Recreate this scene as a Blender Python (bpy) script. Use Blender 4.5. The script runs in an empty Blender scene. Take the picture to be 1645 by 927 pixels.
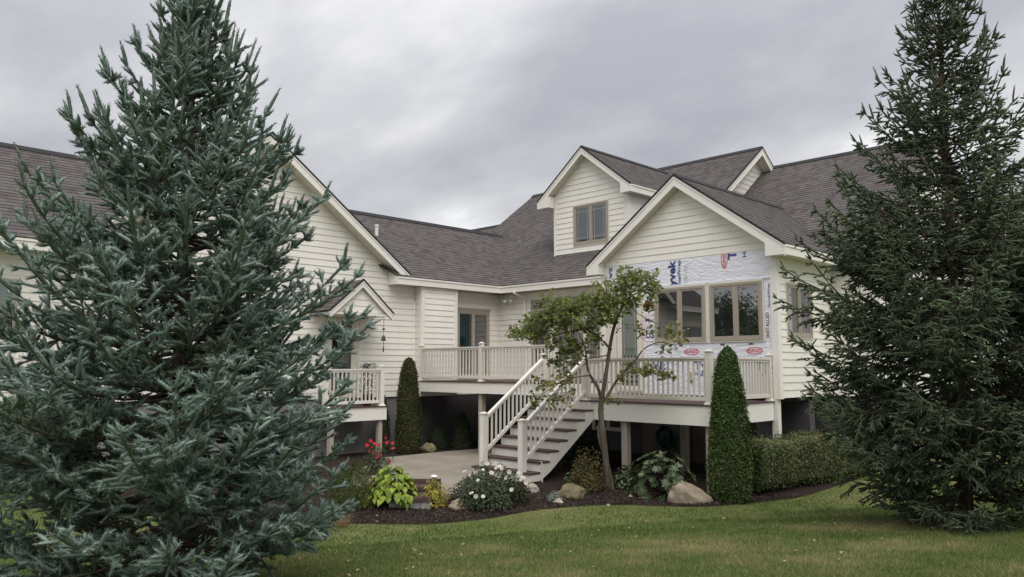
import bpy, bmesh, math, random
import numpy as np
from mathutils import Vector, Matrix, noise as mnoise

random.seed(7)
rng = np.random.default_rng(7)
SC = bpy.context.scene
COL = SC.collection
R = math.radians

# ------------------------------------------------------------------ camera
cd = bpy.data.cameras.new("camera")
cam = bpy.data.objects.new("camera", cd)
COL.objects.link(cam)
cd.sensor_width = 36.0
cd.lens = 1253.0 / 1645.0 * 36.0
cd.clip_start = 0.05
cd.clip_end = 3000.0
PITCH = R(5.77)
fw = Vector((math.sqrt(.5) * math.cos(PITCH), math.sqrt(.5) * math.cos(PITCH), math.sin(PITCH)))
EYE = Vector((0, 0, 2.3))
cam.location = EYE
cam.rotation_euler = fw.to_track_quat('-Z', 'Y').to_euler()
SC.camera = cam

# ------------------------------------------------------------------ light
SUN_EL, SUN_AZ = R(60), R(235)          # direction the light comes from, measured from +X
SC.view_settings.view_transform = 'Standard'
SC.view_settings.look = 'None'
SC.view_settings.gamma = 1.0
SC.view_settings.use_curve_mapping = False
SC.view_settings.exposure = 0.88

sd = bpy.data.lights.new("sun", 'SUN')
sd.energy = 1.5
sd.angle = R(60)
sd.color = (1.0, 0.96, 0.90)
so = bpy.data.objects.new("sun", sd)
COL.objects.link(so)
sdir = Vector((math.cos(SUN_AZ) * math.cos(SUN_EL), math.sin(SUN_AZ) * math.cos(SUN_EL), math.sin(SUN_EL)))
so.rotation_euler = sdir.to_track_quat('Z', 'Y').to_euler()
so.location = (-10, -10, 30)

world = bpy.data.worlds.new("World")
SC.world = world
world.use_nodes = True
nt = world.node_tree
nt.nodes.clear()


def N(tree, typ, **kw):
    n = tree.nodes.new(typ)
    for k, v in kw.items():
        if k.startswith('i_'):
            key = k[2:]
            key = int(key) if key.isdigit() else key.replace('_', ' ')
            n.inputs[key].default_value = v
        else:
            setattr(n, k, v)
    return n


def L(tree, a, ao, b, bi):
    tree.links.new(a.outputs[ao], b.inputs[bi])


def ramp(tree, pts, interp='LINEAR'):
    n = tree.nodes.new('ShaderNodeValToRGB')
    n.color_ramp.interpolation = interp
    el = n.color_ramp.elements
    while len(el) > 1:
        el.remove(el[-1])
    el[0].position, el[0].color = pts[0][0], (*pts[0][1], 1)
    for p, c in pts[1:]:
        e = el.new(p)
        e.color = (*c, 1)
    return n


out = N(nt, 'ShaderNodeOutputWorld')
sky = N(nt, 'ShaderNodeTexSky', sky_type='NISHITA', sun_disc=False)
sky.sun_elevation = SUN_EL
sky.sun_rotation = math.pi / 2 - SUN_AZ
bg1 = N(nt, 'ShaderNodeBackground', i_Strength=0.06)
L(nt, sky, 0, bg1, 0)
tc = N(nt, 'ShaderNodeTexCoord')
sep = N(nt, 'ShaderNodeSeparateXYZ')
L(nt, tc, 'Generated', sep, 0)
zm = N(nt, 'ShaderNodeMath', operation='MAXIMUM', i_1=0.0)
L(nt, sep, 2, zm, 0)
za = N(nt, 'ShaderNodeMath', operation='ADD', i_1=0.32)
L(nt, zm, 0, za, 0)
dx = N(nt, 'ShaderNodeMath', operation='DIVIDE')
dy = N(nt, 'ShaderNodeMath', operation='DIVIDE')
L(nt, sep, 0, dx, 0); L(nt, za, 0, dx, 1)
L(nt, sep, 1, dy, 0); L(nt, za, 0, dy, 1)
cmb = N(nt, 'ShaderNodeCombineXYZ')
L(nt, dx, 0, cmb, 0); L(nt, dy, 0, cmb, 1)
mp = N(nt, 'ShaderNodeMapping')
mp.inputs['Rotation'].default_value = (0, 0, R(45))
mp.inputs['Scale'].default_value = (1.25, 0.85, 1)
mp.inputs['Location'].default_value = (2.9, 0.7, 0)
L(nt, cmb, 0, mp, 0)
n1 = N(nt, 'ShaderNodeTexNoise', i_Scale=1.15, i_Detail=7.0, i_Roughness=0.52, i_Distortion=0.25)
L(nt, mp, 0, n1, 'Vector')
n2 = N(nt, 'ShaderNodeTexNoise', i_Scale=3.6, i_Detail=7.0, i_Roughness=0.52, i_Distortion=0.2)
L(nt, mp, 0, n2, 'Vector')
mixn = N(nt, 'ShaderNodeMix', data_type='FLOAT', i_0=0.22)
L(nt, n1, 0, mixn, 2); L(nt, n2, 0, mixn, 3)
cr = ramp(nt, [(0.38, (0.270, 0.275, 0.302)), (0.46, (0.330, 0.335, 0.361)), (0.52, (0.392, 0.395, 0.413)),
               (0.575, (0.475, 0.475, 0.485)), (0.66, (0.72, 0.72, 0.72))])
hz_ = N(nt, 'ShaderNodeMapRange', i_1=0.02, i_2=0.24, i_3=0.085, i_4=-0.012)
L(nt, sep, 2, hz_, 0)
adn = N(nt, 'ShaderNodeMath', operation='ADD')
L(nt, mixn, 0, adn, 0); L(nt, hz_, 0, adn, 1)
L(nt, adn, 0, cr, 0)
# overcast skies are brighter towards the zenith
zg = N(nt, 'ShaderNodeMapRange', i_1=0.25, i_2=1.0, i_3=0.89, i_4=1.6)
L(nt, sep, 2, zg, 0)
bg2 = N(nt, 'ShaderNodeBackground')
L(nt, cr, 0, bg2, 0); L(nt, zg, 0, bg2, 1)
mxs = N(nt, 'ShaderNodeMixShader', i_0=0.95)
L(nt, bg1, 0, mxs, 1); L(nt, bg2, 0, mxs, 2)
L(nt, mxs, 0, out, 0)

# ------------------------------------------------------------------ materials
MATS = {}


def bsdf(name, rough=0.6, spec=0.3):
    m = bpy.data.materials.new(name)
    m.use_nodes = True
    t = m.node_tree
    b = t.nodes['Principled BSDF']
    b.inputs['Roughness'].default_value = rough
    b.inputs['Specular IOR Level'].default_value = spec
    MATS[name] = m
    return m, t, b


def mat(name, col, rough=0.6, spec=0.3, var=0.08, scale=3.0, bump=0.0, bscale=60.0, stretch=None, col2=None):
    m, t, b = bsdf(name, rough, spec)
    tcn = N(t, 'ShaderNodeTexCoord')
    mpn = N(t, 'ShaderNodeMapping')
    if stretch:
        mpn.inputs['Scale'].default_value = stretch
    L(t, tcn, 'Object', mpn, 0)
    nz = N(t, 'ShaderNodeTexNoise', i_Scale=scale, i_Detail=5.0, i_Roughness=0.6)
    L(t, mpn, 0, nz, 'Vector')
    c2 = col2 or tuple(c * (1 + var) for c in col)
    c1 = tuple(c * (1 - var) for c in col)
    r = ramp(t, [(0.3, c1), (0.7, c2)])
    L(t, nz, 0, r, 0)
    L(t, r, 0, b, 'Base Color')
    if bump:
        nb = N(t, 'ShaderNodeTexNoise', i_Scale=bscale, i_Detail=4.0)
        L(t, mpn, 0, nb, 'Vector')
        bp = N(t, 'ShaderNodeBump', i_Strength=bump, i_Distance=0.02)
        L(t, nb, 0, bp, 'Height')
        L(t, bp, 0, b, 'Normal')
    return m


def leafmat(name, stops, rough=0.5, spec=0.3, trans=0.25, noise_scale=0.0):
    """per-leaf random value 'v' picks a colour from the stops"""
    m, t, b = bsdf(name, rough, spec)
    at = N(t, 'ShaderNodeAttribute', attribute_name='v')
    r = ramp(t, stops)
    L(t, at, 'Fac', r, 0)
    L(t, r, 0, b, 'Base Color')
    if trans:
        tr = N(t, 'ShaderNodeBsdfTranslucent')
        L(t, r, 0, tr, 0)
        mx = N(t, 'ShaderNodeMixShader', i_0=trans)
        L(t, b, 0, mx, 1); L(t, tr, 0, mx, 2)
        L(t, mx, 0, t.nodes['Material Output'], 0)
    return m


mat('siding', (0.80, 0.768, 0.705), 0.5, 0.3, 0.06, 0.9, 0.10, 22, (1, 1, .35))
mat('trim', (0.80, 0.772, 0.715), 0.4, 0.3, 0.03, 2.0)
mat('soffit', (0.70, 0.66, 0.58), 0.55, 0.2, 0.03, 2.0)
mat('rail', (0.66, 0.62, 0.56), 0.45, 0.3, 0.04, 3.0)
mat('stairwhite', (0.74, 0.71, 0.65), 0.45, 0.3, 0.04, 3.0)
mat('decking', (0.080, 0.049, 0.046), 0.6, 0.3, 0.25, 5.0, 0.2, 30, (1, 8, 1))
mat('windowtan', (0.355, 0.315, 0.26), 0.45, 0.3, 0.05, 4.0)
mat('windowcream', (0.70, 0.66, 0.57), 0.45, 0.3, 0.03, 4.0)
mat('muntin', (0.36, 0.35, 0.33), 0.4, 0.3, 0.03, 4.0)
mat('concrete', (0.235, 0.208, 0.172), 0.9, 0.15, 0.16, 1.1, 0.25, 40, col2=(0.285, 0.258, 0.218))
mat('foundation', (0.20, 0.195, 0.19), 0.85, 0.2, 0.12, 1.5, 0.2, 25)
mat('underdeck', (0.11, 0.092, 0.072), 0.8, 0.2, 0.12, 1.5)  # panel colour darkened to carry the shade below the deck
mat('foundation_shade', (0.085, 0.08, 0.082), 0.85, 0.2, 0.2, 1.5, 0.2, 25)  # darker foundation copy, shade under decks and sunroom put into the colour
mat('post', (0.40, 0.36, 0.30), 0.7, 0.2, 0.15, 4.0, 0.15, 40, (1, 1, .1))
mat('darkmetal', (0.03, 0.03, 0.032), 0.4, 0.4, 0.1)
mat('hosegreen', (0.012, 0.05, 0.042), 0.4, 0.4, 0.15)
mat('bronze', (0.09, 0.05, 0.035), 0.45, 0.4, 0.2)
mat('lampwhite', (0.75, 0.74, 0.70), 0.3, 0.4, 0.05)
mat('ridgecap', (0.035, 0.034, 0.037), 0.85, 0.2, 0.2, 8.0)
mat('bark', (0.105, 0.088, 0.072), 0.9, 0.1, 0.35, 9.0, 0.6, 40, (1, 1, .25))
mat('sprucebark', (0.085, 0.062, 0.048), 0.9, 0.1, 0.35, 12.0, 0.6, 50, (1, 1, .4))
mat('boulder', (0.30, 0.235, 0.165), 0.9, 0.15, 0.3, 5.0, 0.5, 18, col2=(0.38, 0.325, 0.25))
mat('mossboulder', (0.17, 0.15, 0.085), 0.95, 0.1, 0.35, 5.0, 0.5, 18, col2=(0.23, 0.20, 0.125))
mat('palestone', (0.36, 0.32, 0.27), 0.9, 0.15, 0.2, 7.0, 0.4, 25)
mat('stepblock', (0.30, 0.30, 0.30), 0.9, 0.15, 0.2, 6.0, 0.4, 40)
mat('stepcap', (0.085, 0.052, 0.045), 0.85, 0.2, 0.25, 8.0, 0.4, 40)
mat('terracotta', (0.22, 0.10, 0.06), 0.8, 0.2, 0.1)
mat('petalwhite', (0.62, 0.60, 0.53), 0.5, 0.2, 0.04, 20)
mat('petalred', (0.62, 0.035, 0.06), 0.5, 0.2, 0.2, 20)
mat('inkblue', (0.045, 0.06, 0.20), 0.5, 0.3, 0.03)
mat('inkred', (0.60, 0.10, 0.12), 0.5, 0.3, 0.03)
mat('inkblack', (0.06, 0.06, 0.07), 0.5, 0.3, 0.03)
mat('outletbeige', (0.45, 0.40, 0.27), 0.5, 0.3, 0.03)
mat('mulch_chip', (0.060, 0.040, 0.036), 0.95, 0.1, 0.5, 30.0)

# house wrap: white-blue sheet with wrinkles
m, t, b = bsdf('housewrap', 0.5, 0.3)
tcn = N(t, 'ShaderNodeTexCoord')
mpn = N(t, 'ShaderNodeMapping'); mpn.inputs['Rotation'].default_value = (R(35), 0, 0); mpn.inputs['Scale'].default_value = (1, 1, 3.2)
L(t, tcn, 'Object', mpn, 0)
nz = N(t, 'ShaderNodeTexNoise', i_Scale=2.6, i_Detail=6.0, i_Roughness=0.6, i_Distortion=1.2)
L(t, mpn, 0, nz, 'Vector')
bp = N(t, 'ShaderNodeBump', i_Strength=0.6, i_Distance=0.08)
L(t, nz, 0, bp, 'Height'); L(t, bp, 0, b, 'Normal')
b.inputs['Base Color'].default_value = (0.78, 0.79, 0.85, 1)

# window glass: dark coated pane that mirrors its surroundings
m, t, b = bsdf('glass', 0.02, 0.5)
b.inputs['Base Color'].default_value = (0.012, 0.015, 0.017, 1)
b.inputs['IOR'].default_value = 2.6
m, t, b = bsdf('glassteal', 0.03, 0.5)
b.inputs['Base Color'].default_value = (0.010, 0.030, 0.032, 1)
b.inputs['IOR'].default_value = 1.75
m, t, b = bsdf('glasslit', 0.05, 0.5)
b.inputs['Base Color'].default_value = (0.12, 0.15, 0.13, 1)
b.inputs['IOR'].default_value = 1.8
mat('curtain', (0.20, 0.19, 0.21), 0.9, 0.1, 0.2, 2.0)

# asphalt shingles: UV x runs along the eave (metres), y counts courses
m, t, b = bsdf('shingle', 0.92, 0.15)
uv = N(t, 'ShaderNodeUVMap', uv_map='UVMap')
sp = N(t, 'ShaderNodeSeparateXYZ'); L(t, uv, 0, sp, 0)
fl = N(t, 'ShaderNodeMath', operation='FLOOR'); L(t, sp, 1, fl, 0)
wn0 = N(t, 'ShaderNodeTexWhiteNoise', noise_dimensions='1D'); L(t, fl, 0, wn0, 'W')
sx = N(t, 'ShaderNodeMath', operation='MULTIPLY', i_1=5.2); L(t, sp, 0, sx, 0)
ox = N(t, 'ShaderNodeMath', operation='MULTIPLY_ADD', i_1=7.3); L(t, wn0, 0, ox, 0); L(t, sx, 0, ox, 2)
fx = N(t, 'ShaderNodeMath', operation='FLOOR'); L(t, ox, 0, fx, 0)
cb = N(t, 'ShaderNodeCombineXYZ'); L(t, fx, 0, cb, 0); L(t, fl, 0, cb, 1)
wn = N(t, 'ShaderNodeTexWhiteNoise', noise_dimensions='2D'); L(t, cb, 0, wn, 'Vector')
tcn = N(t, 'ShaderNodeTexCoord')
ng = N(t, 'ShaderNodeTexNoise', i_Scale=0.55, i_Detail=4.0); L(t, tcn, 'Object', ng, 'Vector')
nf = N(t, 'ShaderNodeTexNoise', i_Scale=90.0, i_Detail=2.0); L(t, tcn, 'Object', nf, 'Vector')
sm = N(t, 'ShaderNodeMath', operation='MULTIPLY_ADD', i_1=0.35); L(t, ng, 0, sm, 0)
w2 = N(t, 'ShaderNodeMath', operation='MULTIPLY', i_1=0.44); L(t, wn, 0, w2, 0); L(t, w2, 0, sm, 2)
s3 = N(t, 'ShaderNodeMath', operation='MULTIPLY_ADD', i_1=0.16); L(t, nf, 0, s3, 0); L(t, sm, 0, s3, 2)
rp = ramp(t, [(0.10, (0.062, 0.055, 0.053)), (0.35, (0.094, 0.084, 0.082)), (0.58, (0.116, 0.104, 0.101)), (0.9, (0.150, 0.134, 0.129))])
L(t, s3, 0, rp, 0); L(t, rp, 0, b, 'Base Color')
# every other tab is a thicker laminate: relief only
bp = N(t, 'ShaderNodeBump', i_Strength=0.5, i_Distance=0.012); L(t, wn, 0, bp, 'Height'); L(t, bp, 0, b, 'Normal')

# lawn soil/grass base
m, t, b = bsdf('lawn', 0.95, 0.1)
tcn = N(t, 'ShaderNodeTexCoord')
na = N(t, 'ShaderNodeTexNoise', i_Scale=0.55, i_Detail=6.0, i_Roughness=0.65); L(t, tcn, 'Object', na, 'Vector')
nb = N(t, 'ShaderNodeTexNoise', i_Scale=26.0, i_Detail=5.0); L(t, tcn, 'Object', nb, 'Vector')
mi = N(t, 'ShaderNodeMix', data_type='FLOAT', i_0=0.4); L(t, na, 0, mi, 2); L(t, nb, 0, mi, 3)
rp = ramp(t, [(0.35, (0.070, 0.100, 0.028)), (0.5, (0.115, 0.138, 0.044)), (0.62, (0.18, 0.168, 0.074))])
L(t, mi, 0, rp, 0); L(t, rp, 0, b, 'Base Color')

m, t, b = bsdf('mulch', 0.97, 0.05)
tcn = N(t, 'ShaderNodeTexCoord')
na = N(t, 'ShaderNodeTexNoise', i_Scale=42.0, i_Detail=6.0, i_Roughness=0.7); L(t, tcn, 'Object', na, 'Vector')
rp = ramp(t, [(0.3, (0.018, 0.012, 0.011)), (0.55, (0.042, 0.032, 0.028)), (0.75, (0.072, 0.055, 0.049))])
L(t, na, 0, rp, 0); L(t, rp, 0, b, 'Base Color')
bp = N(t, 'ShaderNodeBump', i_Strength=0.9, i_Distance=0.03); L(t, na, 0, bp, 'Height'); L(t, bp, 0, b, 'Normal')

leafmat('needle_blue', [(0.0, (0.066, 0.078, 0.036)), (0.3, (0.080, 0.116, 0.074)), (0.6, (0.140, 0.200, 0.168)), (1.0, (0.30, 0.375, 0.34))], 0.55, 0.3, 0.0)
leafmat('needle_green', [(0.0, (0.046, 0.053, 0.028)), (0.5, (0.074, 0.108, 0.062)), (0.85, (0.122, 0.164, 0.094)), (1.0, (0.17, 0.18, 0.10))], 0.55, 0.25, 0.0)
leafmat('leaf_arb', [(0.0, (0.036, 0.064, 0.017)), (0.55, (0.060, 0.108, 0.026)), (0.9, (0.100, 0.145, 0.042)), (1.0, (0.11, 0.095, 0.045))], 0.6, 0.2, 0.1)
leafmat('leaf_arbold', [(0.0, (0.030, 0.040, 0.014)), (0.6, (0.055, 0.064, 0.022)), (1.0, (0.090, 0.080, 0.035))], 0.7, 0.15, 0.1)
leafmat('leaf_redbud', [(0.0, (0.11, 0.145, 0.042)), (0.55, (0.19, 0.235, 0.070)), (0.86, (0.27, 0.30, 0.095)), (0.93, (0.26, 0.22, 0.05)), (1.0, (0.34, 0.20, 0.05))], 0.5, 0.25, 0.5)
leafmat('leaf_redbudold', [(0.0, (0.12, 0.155, 0.045)), (0.45, (0.21, 0.23, 0.07)), (0.75, (0.36, 0.30, 0.09)), (0.95, (0.38, 0.22, 0.07)), (1.0, (0.45, 0.12, 0.04))], 0.5, 0.3, 0.35)
leafmat('leaf_hosta', [(0.0, (0.13, 0.21, 0.030)), (0.5, (0.25, 0.34, 0.045)), (1.0, (0.38, 0.44, 0.065))], 0.4, 0.3, 0.3)
leafmat('leaf_yellow', [(0.0, (0.13, 0.16, 0.03)), (0.5, (0.38, 0.33, 0.06)), (1.0, (0.52, 0.44, 0.12))], 0.5, 0.3, 0.3)
leafmat('leaf_rose', [(0.0, (0.020, 0.038, 0.018)), (0.6, (0.042, 0.070, 0.028)), (0.92, (0.07, 0.10, 0.04)), (1.0, (0.13, 0.07, 0.035))], 0.4, 0.35, 0.2)
leafmat('leaf_hedge', [(0.0, (0.050, 0.076, 0.026)), (0.5, (0.105, 0.145, 0.048)), (0.9, (0.175, 0.210, 0.075)), (1.0, (0.24, 0.17, 0.075))], 0.45, 0.3, 0.2)
leafmat('leaf_boxwood', [(0.0, (0.016, 0.030, 0.014)), (1.0, (0.042, 0.064, 0.026))], 0.5, 0.3, 0.15)
leafmat('leaf_juniper', [(0.0, (0.045, 0.066, 0.02)), (0.6, (0.085, 0.115, 0.032)), (1.0, (0.13, 0.16, 0.045))], 0.6, 0.2, 0.15)
leafmat('leaf_rhodo', [(0.0, (0.04, 0.066, 0.028)), (0.6, (0.070, 0.104, 0.044)), (1.0, (0.13, 0.155, 0.080))], 0.35, 0.4, 0.2)
leafmat('leaf_bronze', [(0.0, (0.055, 0.075, 0.026)), (0.45, (0.105, 0.110, 0.042)), (0.75, (0.16, 0.11, 0.05)), (1.0, (0.21, 0.12, 0.06))], 0.55, 0.2, 0.25)
leafmat('leaf_silver', [(0.0, (0.16, 0.20, 0.15)), (1.0, (0.30, 0.34, 0.27))], 0.7, 0.1, 0.2)
leafmat('leaf_tree', [(0.0, (0.045, 0.065, 0.020)), (0.6, (0.085, 0.115, 0.034)), (1.0, (0.15, 0.16, 0.05))], 0.5, 0.25, 0.3)
leafmat('leaf_straw', [(0.0, (0.22, 0.15, 0.07)), (1.0, (0.36, 0.27, 0.14))], 0.7, 0.1, 0.2)
leafmat('grass_blade', [(0.0, (0.052, 0.096, 0.022)), (0.42, (0.105, 0.156, 0.042)), (0.72, (0.20, 0.212, 0.084)), (1.0, (0.38, 0.32, 0.175))], 0.55, 0.2, 0.3)


# ------------------------------------------------------------------ helpers
def empty(name, loc, label=None, cat=None, group=None):
    o = bpy.data.objects.new(name, None)
    COL.objects.link(o)
    o.location = loc
    o.empty_display_size = 0.2
    tag(o, label, cat, group)
    return o


def tag(o, label=None, cat=None, group=None, kind=None):
    if label: o['label'] = label
    if cat: o['category'] = cat
    if group: o['group'] = group
    if kind: o['kind'] = kind
    return o


def link(name, me, parent=None, loc=None):
    """world-space mesh; a part of an Empty is shifted by the Empty's place so that its local space is world space"""
    o = bpy.data.objects.new(name, me)
    COL.objects.link(o)
    if parent is not None:
        o.parent = parent
        if parent.type == 'EMPTY':
            o.location = -Vector(parent.location)
    if loc is not None:
        o.location = Vector(o.location) + Vector(loc)
    return o


class MB:
    def __init__(s):
        s.v, s.f, s.m, s.uv = [], [], [], []

    def face(s, pts, uv=None):
        i = len(s.v)
        s.v += [tuple(p) for p in pts]
        s.f.append(tuple(range(i, i + len(pts))))
        s.uv.append(uv)

    def hexa(s, p):
        """p: 8 points, bottom ring 0-3, top ring 4-7"""
        i = len(s.v)
        s.v += [tuple(q) for q in p]
        for f in ((0, 3, 2, 1), (4, 5, 6, 7), (0, 1, 5, 4), (1, 2, 6, 5), (2, 3, 7, 6), (3, 0, 4, 7)):
            s.f.append(tuple(i + k for k in f)); s.uv.append(None)

    def box(s, x0, x1, y0, y1, z0, z1):
        s.hexa([(x0, y0, z0), (x1, y0, z0), (x1, y1, z0), (x0, y1, z0), (x0, y0, z1), (x1, y0, z1), (x1, y1, z1), (x0, y1, z1)])

    def prism(s, poly, vec):
        """poly: 3D points, extruded by vec"""
        i = len(s.v); n = len(poly); vec = Vector(vec)
        s.v += [tuple(p) for p in poly] + [tuple(Vector(p) + vec) for p in poly]
        s.f.append(tuple(range(i, i + n))); s.uv.append(None)
        s.f.append(tuple(range(i + 2 * n - 1, i + n - 1, -1))); s.uv.append(None)
        for k in range(n):
            s.f.append((i + k, i + n + k, i + n + (k + 1) % n, i + (k + 1) % n)); s.uv.append(None)

    def beam(s, a, b, w, h, up=(0, 0, 1)):
        """bar from a to b with width w (sideways) and height h (along up)"""
        a, b = Vector(a), Vector(b)
        d = (b - a).normalized(); u = Vector(up)
        side = d.cross(u).normalized() * (w / 2)
        u = u * (h / 2)
        s.hexa([a - side - u, b - side - u, b + side - u, a + side - u, a - side + u, b - side + u, b + side + u, a + side + u])

    def tube(s, pts, rad, n=8, cap=True):
        i0 = len(s.v); pts = [Vector(p) for p in pts]
        for k, p in enumerate(pts):
            d = (pts[min(k + 1, len(pts) - 1)] - pts[max(k - 1, 0)]).normalized()
            a = d.orthogonal().normalized() if abs(d.z) < .9 else Vector((1, 0, 0)).cross(d).normalized()
            c = d.cross(a)
            for j in range(n):
                an = 2 * math.pi * j / n
                s.v.append(tuple(p + (a * math.cos(an) + c * math.sin(an)) * rad[k]))
        for k in range(len(pts) - 1):
            for j in range(n):
                s.f.append((i0 + k * n + j, i0 + k * n + (j + 1) % n, i0 + (k + 1) * n + (j + 1) % n, i0 + (k + 1) * n + j)); s.uv.append(None)
        if cap:
            s.f.append(tuple(i0 + j for j in reversed(range(n)))); s.uv.append(None)
            s.f.append(tuple(i0 + (len(pts) - 1) * n + j for j in range(n))); s.uv.append(None)

    def lathe(s, c, prof, n=12):
        """prof: list of (r, z)"""
        s.tube([(c[0], c[1], c[2] + z) for r, z in prof], [r for r, z in prof], n)

    def mesh(s, name, material, smooth=False):
        me = bpy.data.meshes.new(name)
        me.from_pydata(s.v, [], s.f)
        if any(u is not None for u in s.uv):
            ul = me.uv_layers.new(name='UVMap')
            for p, u in zip(me.polygons, s.uv):
                if u is not None:
                    for li, c in zip(p.loop_indices, u):
                        ul.data[li].uv = c
        me.materials.append(MATS[material])
        if smooth:
            for p in me.polygons: p.use_smooth = True
        me.update()
        return me

    def obj(s, name, material, parent=None, smooth=False, label=None, loc=None):
        o = link(name, s.mesh(name, material, smooth), parent, loc)
        if label: o['label'] = label
        return o


def np_mesh(name, V, T, material, v=None):
    """triangles from numpy arrays, with the per-vertex value v"""
    me = bpy.data.meshes.new(name)
    V = np.ascontiguousarray(V, np.float32); T = np.ascontiguousarray(T, np.int32)
    k = T.shape[1]
    me.vertices.add(len(V)); me.loops.add(T.size); me.polygons.add(len(T))
    me.vertices.foreach_set('co', V.ravel())
    me.loops.foreach_set('vertex_index', T.ravel())
    me.polygons.foreach_set('loop_start', np.arange(0, T.size, k, dtype=np.int32))
    if v is not None:
        a = me.attributes.new('v', 'FLOAT', 'POINT')
        a.data.foreach_set('value', np.ascontiguousarray(v, np.float32))
    me.materials.append(MATS[material])
    me.update(calc_edges=True)
    return me


def unit(a):
    return a / np.maximum(np.linalg.norm(a, axis=-1, keepdims=True), 1e-9)


# pixel of the 1645 x 927 photograph at a given forward distance -> a place in the yard (used while measuring)
q = math.sqrt(.5)
_F, _R = np.array([q, q, 0]), np.array([q, -q, 0])
_fw = _F * math.cos(PITCH) + np.array([0, 0, math.sin(PITCH)])
_up = -_F * math.sin(PITCH) + np.array([0, 0, math.cos(PITCH)])


def at(u, v, dist):
    r = _fw + _R * (u - 822.5) / 1253. + _up * (463.5 - v) / 1253.
    return np.array([0, 0, 2.3]) + r * dist / (r @ _F)


def gz(x, y):
    """height of the ground: the lawn falls from the camera into a shallow swale before the bed, the house stands on level ground"""
    F = (x + y) * q; Rr = (x - y) * q
    s = np.minimum(F - .35 * Rr, 60.0)
    t = np.clip((s - 2) / 10., 0, 1)
    a = .70 - .86 * t ** 1.6
    w = np.clip((s - 13.4) / 2.0, 0, 1); w = w * w * (3 - 2 * w)
    return a + w * .15 - .012


def G(u, v):
    """where the sight line through a pixel meets the ground"""
    r = _fw + _R * (u - 822.5) / 1253. + _up * (463.5 - v) / 1253.
    z = 0.
    for i in range(60):
        P = np.array([0, 0, 2.3]) + r * (z - 2.3) / r[2]
        z = .5 * z + .5 * float(gz(P[0], P[1]))
    P[2] = float(gz(P[0], P[1]))
    return P


# ------------------------------------------------------------------ ground
def grid_mesh(name, xs, ys, material, dz=0.0):
    X, Y = np.meshgrid(xs, ys, indexing='ij')
    V = np.stack([X, Y, gz(X, Y) + dz], -1).reshape(-1, 3)
    nx, ny = len(xs), len(ys)
    i = np.arange((nx - 1))[:, None] * ny + np.arange(ny - 1)[None, :]
    i = i.ravel()
    T = np.stack([i, i + ny, i + ny + 1, i + 1], -1)
    me = np_mesh(name, V, T, material)
    for p in me.polygons: p.use_smooth = True
    return me


core = np.arange(-6, 30.01, 0.4)
far = np.array([40, 60, 100, 200, 500, 1200.])
axis_ = np.concatenate([-far[::-1], [-25, -15], core, far])
tag(link('lawn_ground', grid_mesh('lawn_ground', axis_, axis_, 'lawn')), kind='structure')

# mulch bed: a sheet over the ground, its front edge a curve
edge_px = [(60, 770), (200, 800), (330, 850), (420, 868), (480, 858), (555, 843), (640, 843), (700, 842), (780, 834), (850, 822), (930, 814), (1000, 812), (1080, 814), (1140, 814), (1210, 808), (1280, 800), (1330, 786), (1400, 762)]
EDGE = [G(*p) for p in edge_px]


def smooth_line(P, n=8):
    P = [np.asarray(p, float) for p in P]
    outl = []
    for k in range(len(P) - 1):
        p0, p1, p2, p3 = P[max(k - 1, 0)], P[k], P[k + 1], P[min(k + 2, len(P) - 1)]
        for j in range(n):
            s = j / n
            outl.append(.5 * (2 * p1 + (p2 - p0) * s + (2 * p0 - 5 * p1 + 4 * p2 - p3) * s * s + (3 * p1 - p0 - 3 * p2 + p3) * s ** 3))
    outl.append(P[-1])
    return outl


EL = smooth_line(EDGE)
mv, mf, nr = [], [], 26
for k, e in enumerate(EL):
    for j in range(nr + 1):
        s = (j / nr) ** 1.4 * 13.0
        x, y = e[0] + s * q, e[1] + s * q
        mv.append((x, y, float(gz(x, y)) + (0.004 if j == 0 else 0.03)))
for k in range(len(EL) - 1):
    for j in range(nr):
        a = k * (nr + 1) + j
        mf.append((a, a + nr + 1, a + nr + 2, a + 1))
me = bpy.data.meshes.new('mulch_bed'); me.from_pydata(mv, [], mf); me.materials.append(MATS['mulch'])
for p in me.polygons: p.use_smooth = True
tag(link('mulch_bed', me), kind='structure')

# patio slab
pat = [(11.9, 16.5), (15.6, 16.3), (17.3, 15.0), (13.2, 12.9), (13.1, 12.1), (11.35, 11.3), (9.55, 10.9), (8.75, 11.35), (8.6, 12.4), (9.4, 14.2)]
pl = smooth_line([np.array([*p, 0.]) for p in pat] + [np.array([*pat[0], 0.])], 5)[:-1]
mb = MB()
mb.prism([(p[0], p[1], 0.03) for p in pl], (0, 0, -0.22))
tag(mb.obj('patio', 'concrete'), kind='structure')

# ------------------------------------------------------------------ the house
house = empty('house', (16, 16, 0), 'cream sided one and a half storey house with brown shingle roofs and a wrapped sunroom', 'house')
EXPO = 0.166


def WP(ax, c, u, z, d=0.0):
    """point on a wall: ax 'x' = plane x=c facing -X with u=Y; ax 'y' = plane y=c facing -Y with u=X; d = out of the wall.
    ax 'X'/'Y' face the other way"""
    if ax == 'x': return (c - d, u, z)
    if ax == 'X': return (c + d, u, z)
    if ax == 'y': return (u, c - d, z)
    return (u, c + d, z)


def wbox(mb, ax, c, u0, u1, z0, z1, d0, d1):
    mb.hexa([WP(ax, c, u0, z0, d0), WP(ax, c, u1, z0, d0), WP(ax, c, u1, z0, d1), WP(ax, c, u0, z0, d1),
             WP(ax, c, u0, z1, d0), WP(ax, c, u1, z1, d0), WP(ax, c, u1, z1, d1), WP(ax, c, u0, z1, d1)])


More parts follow.
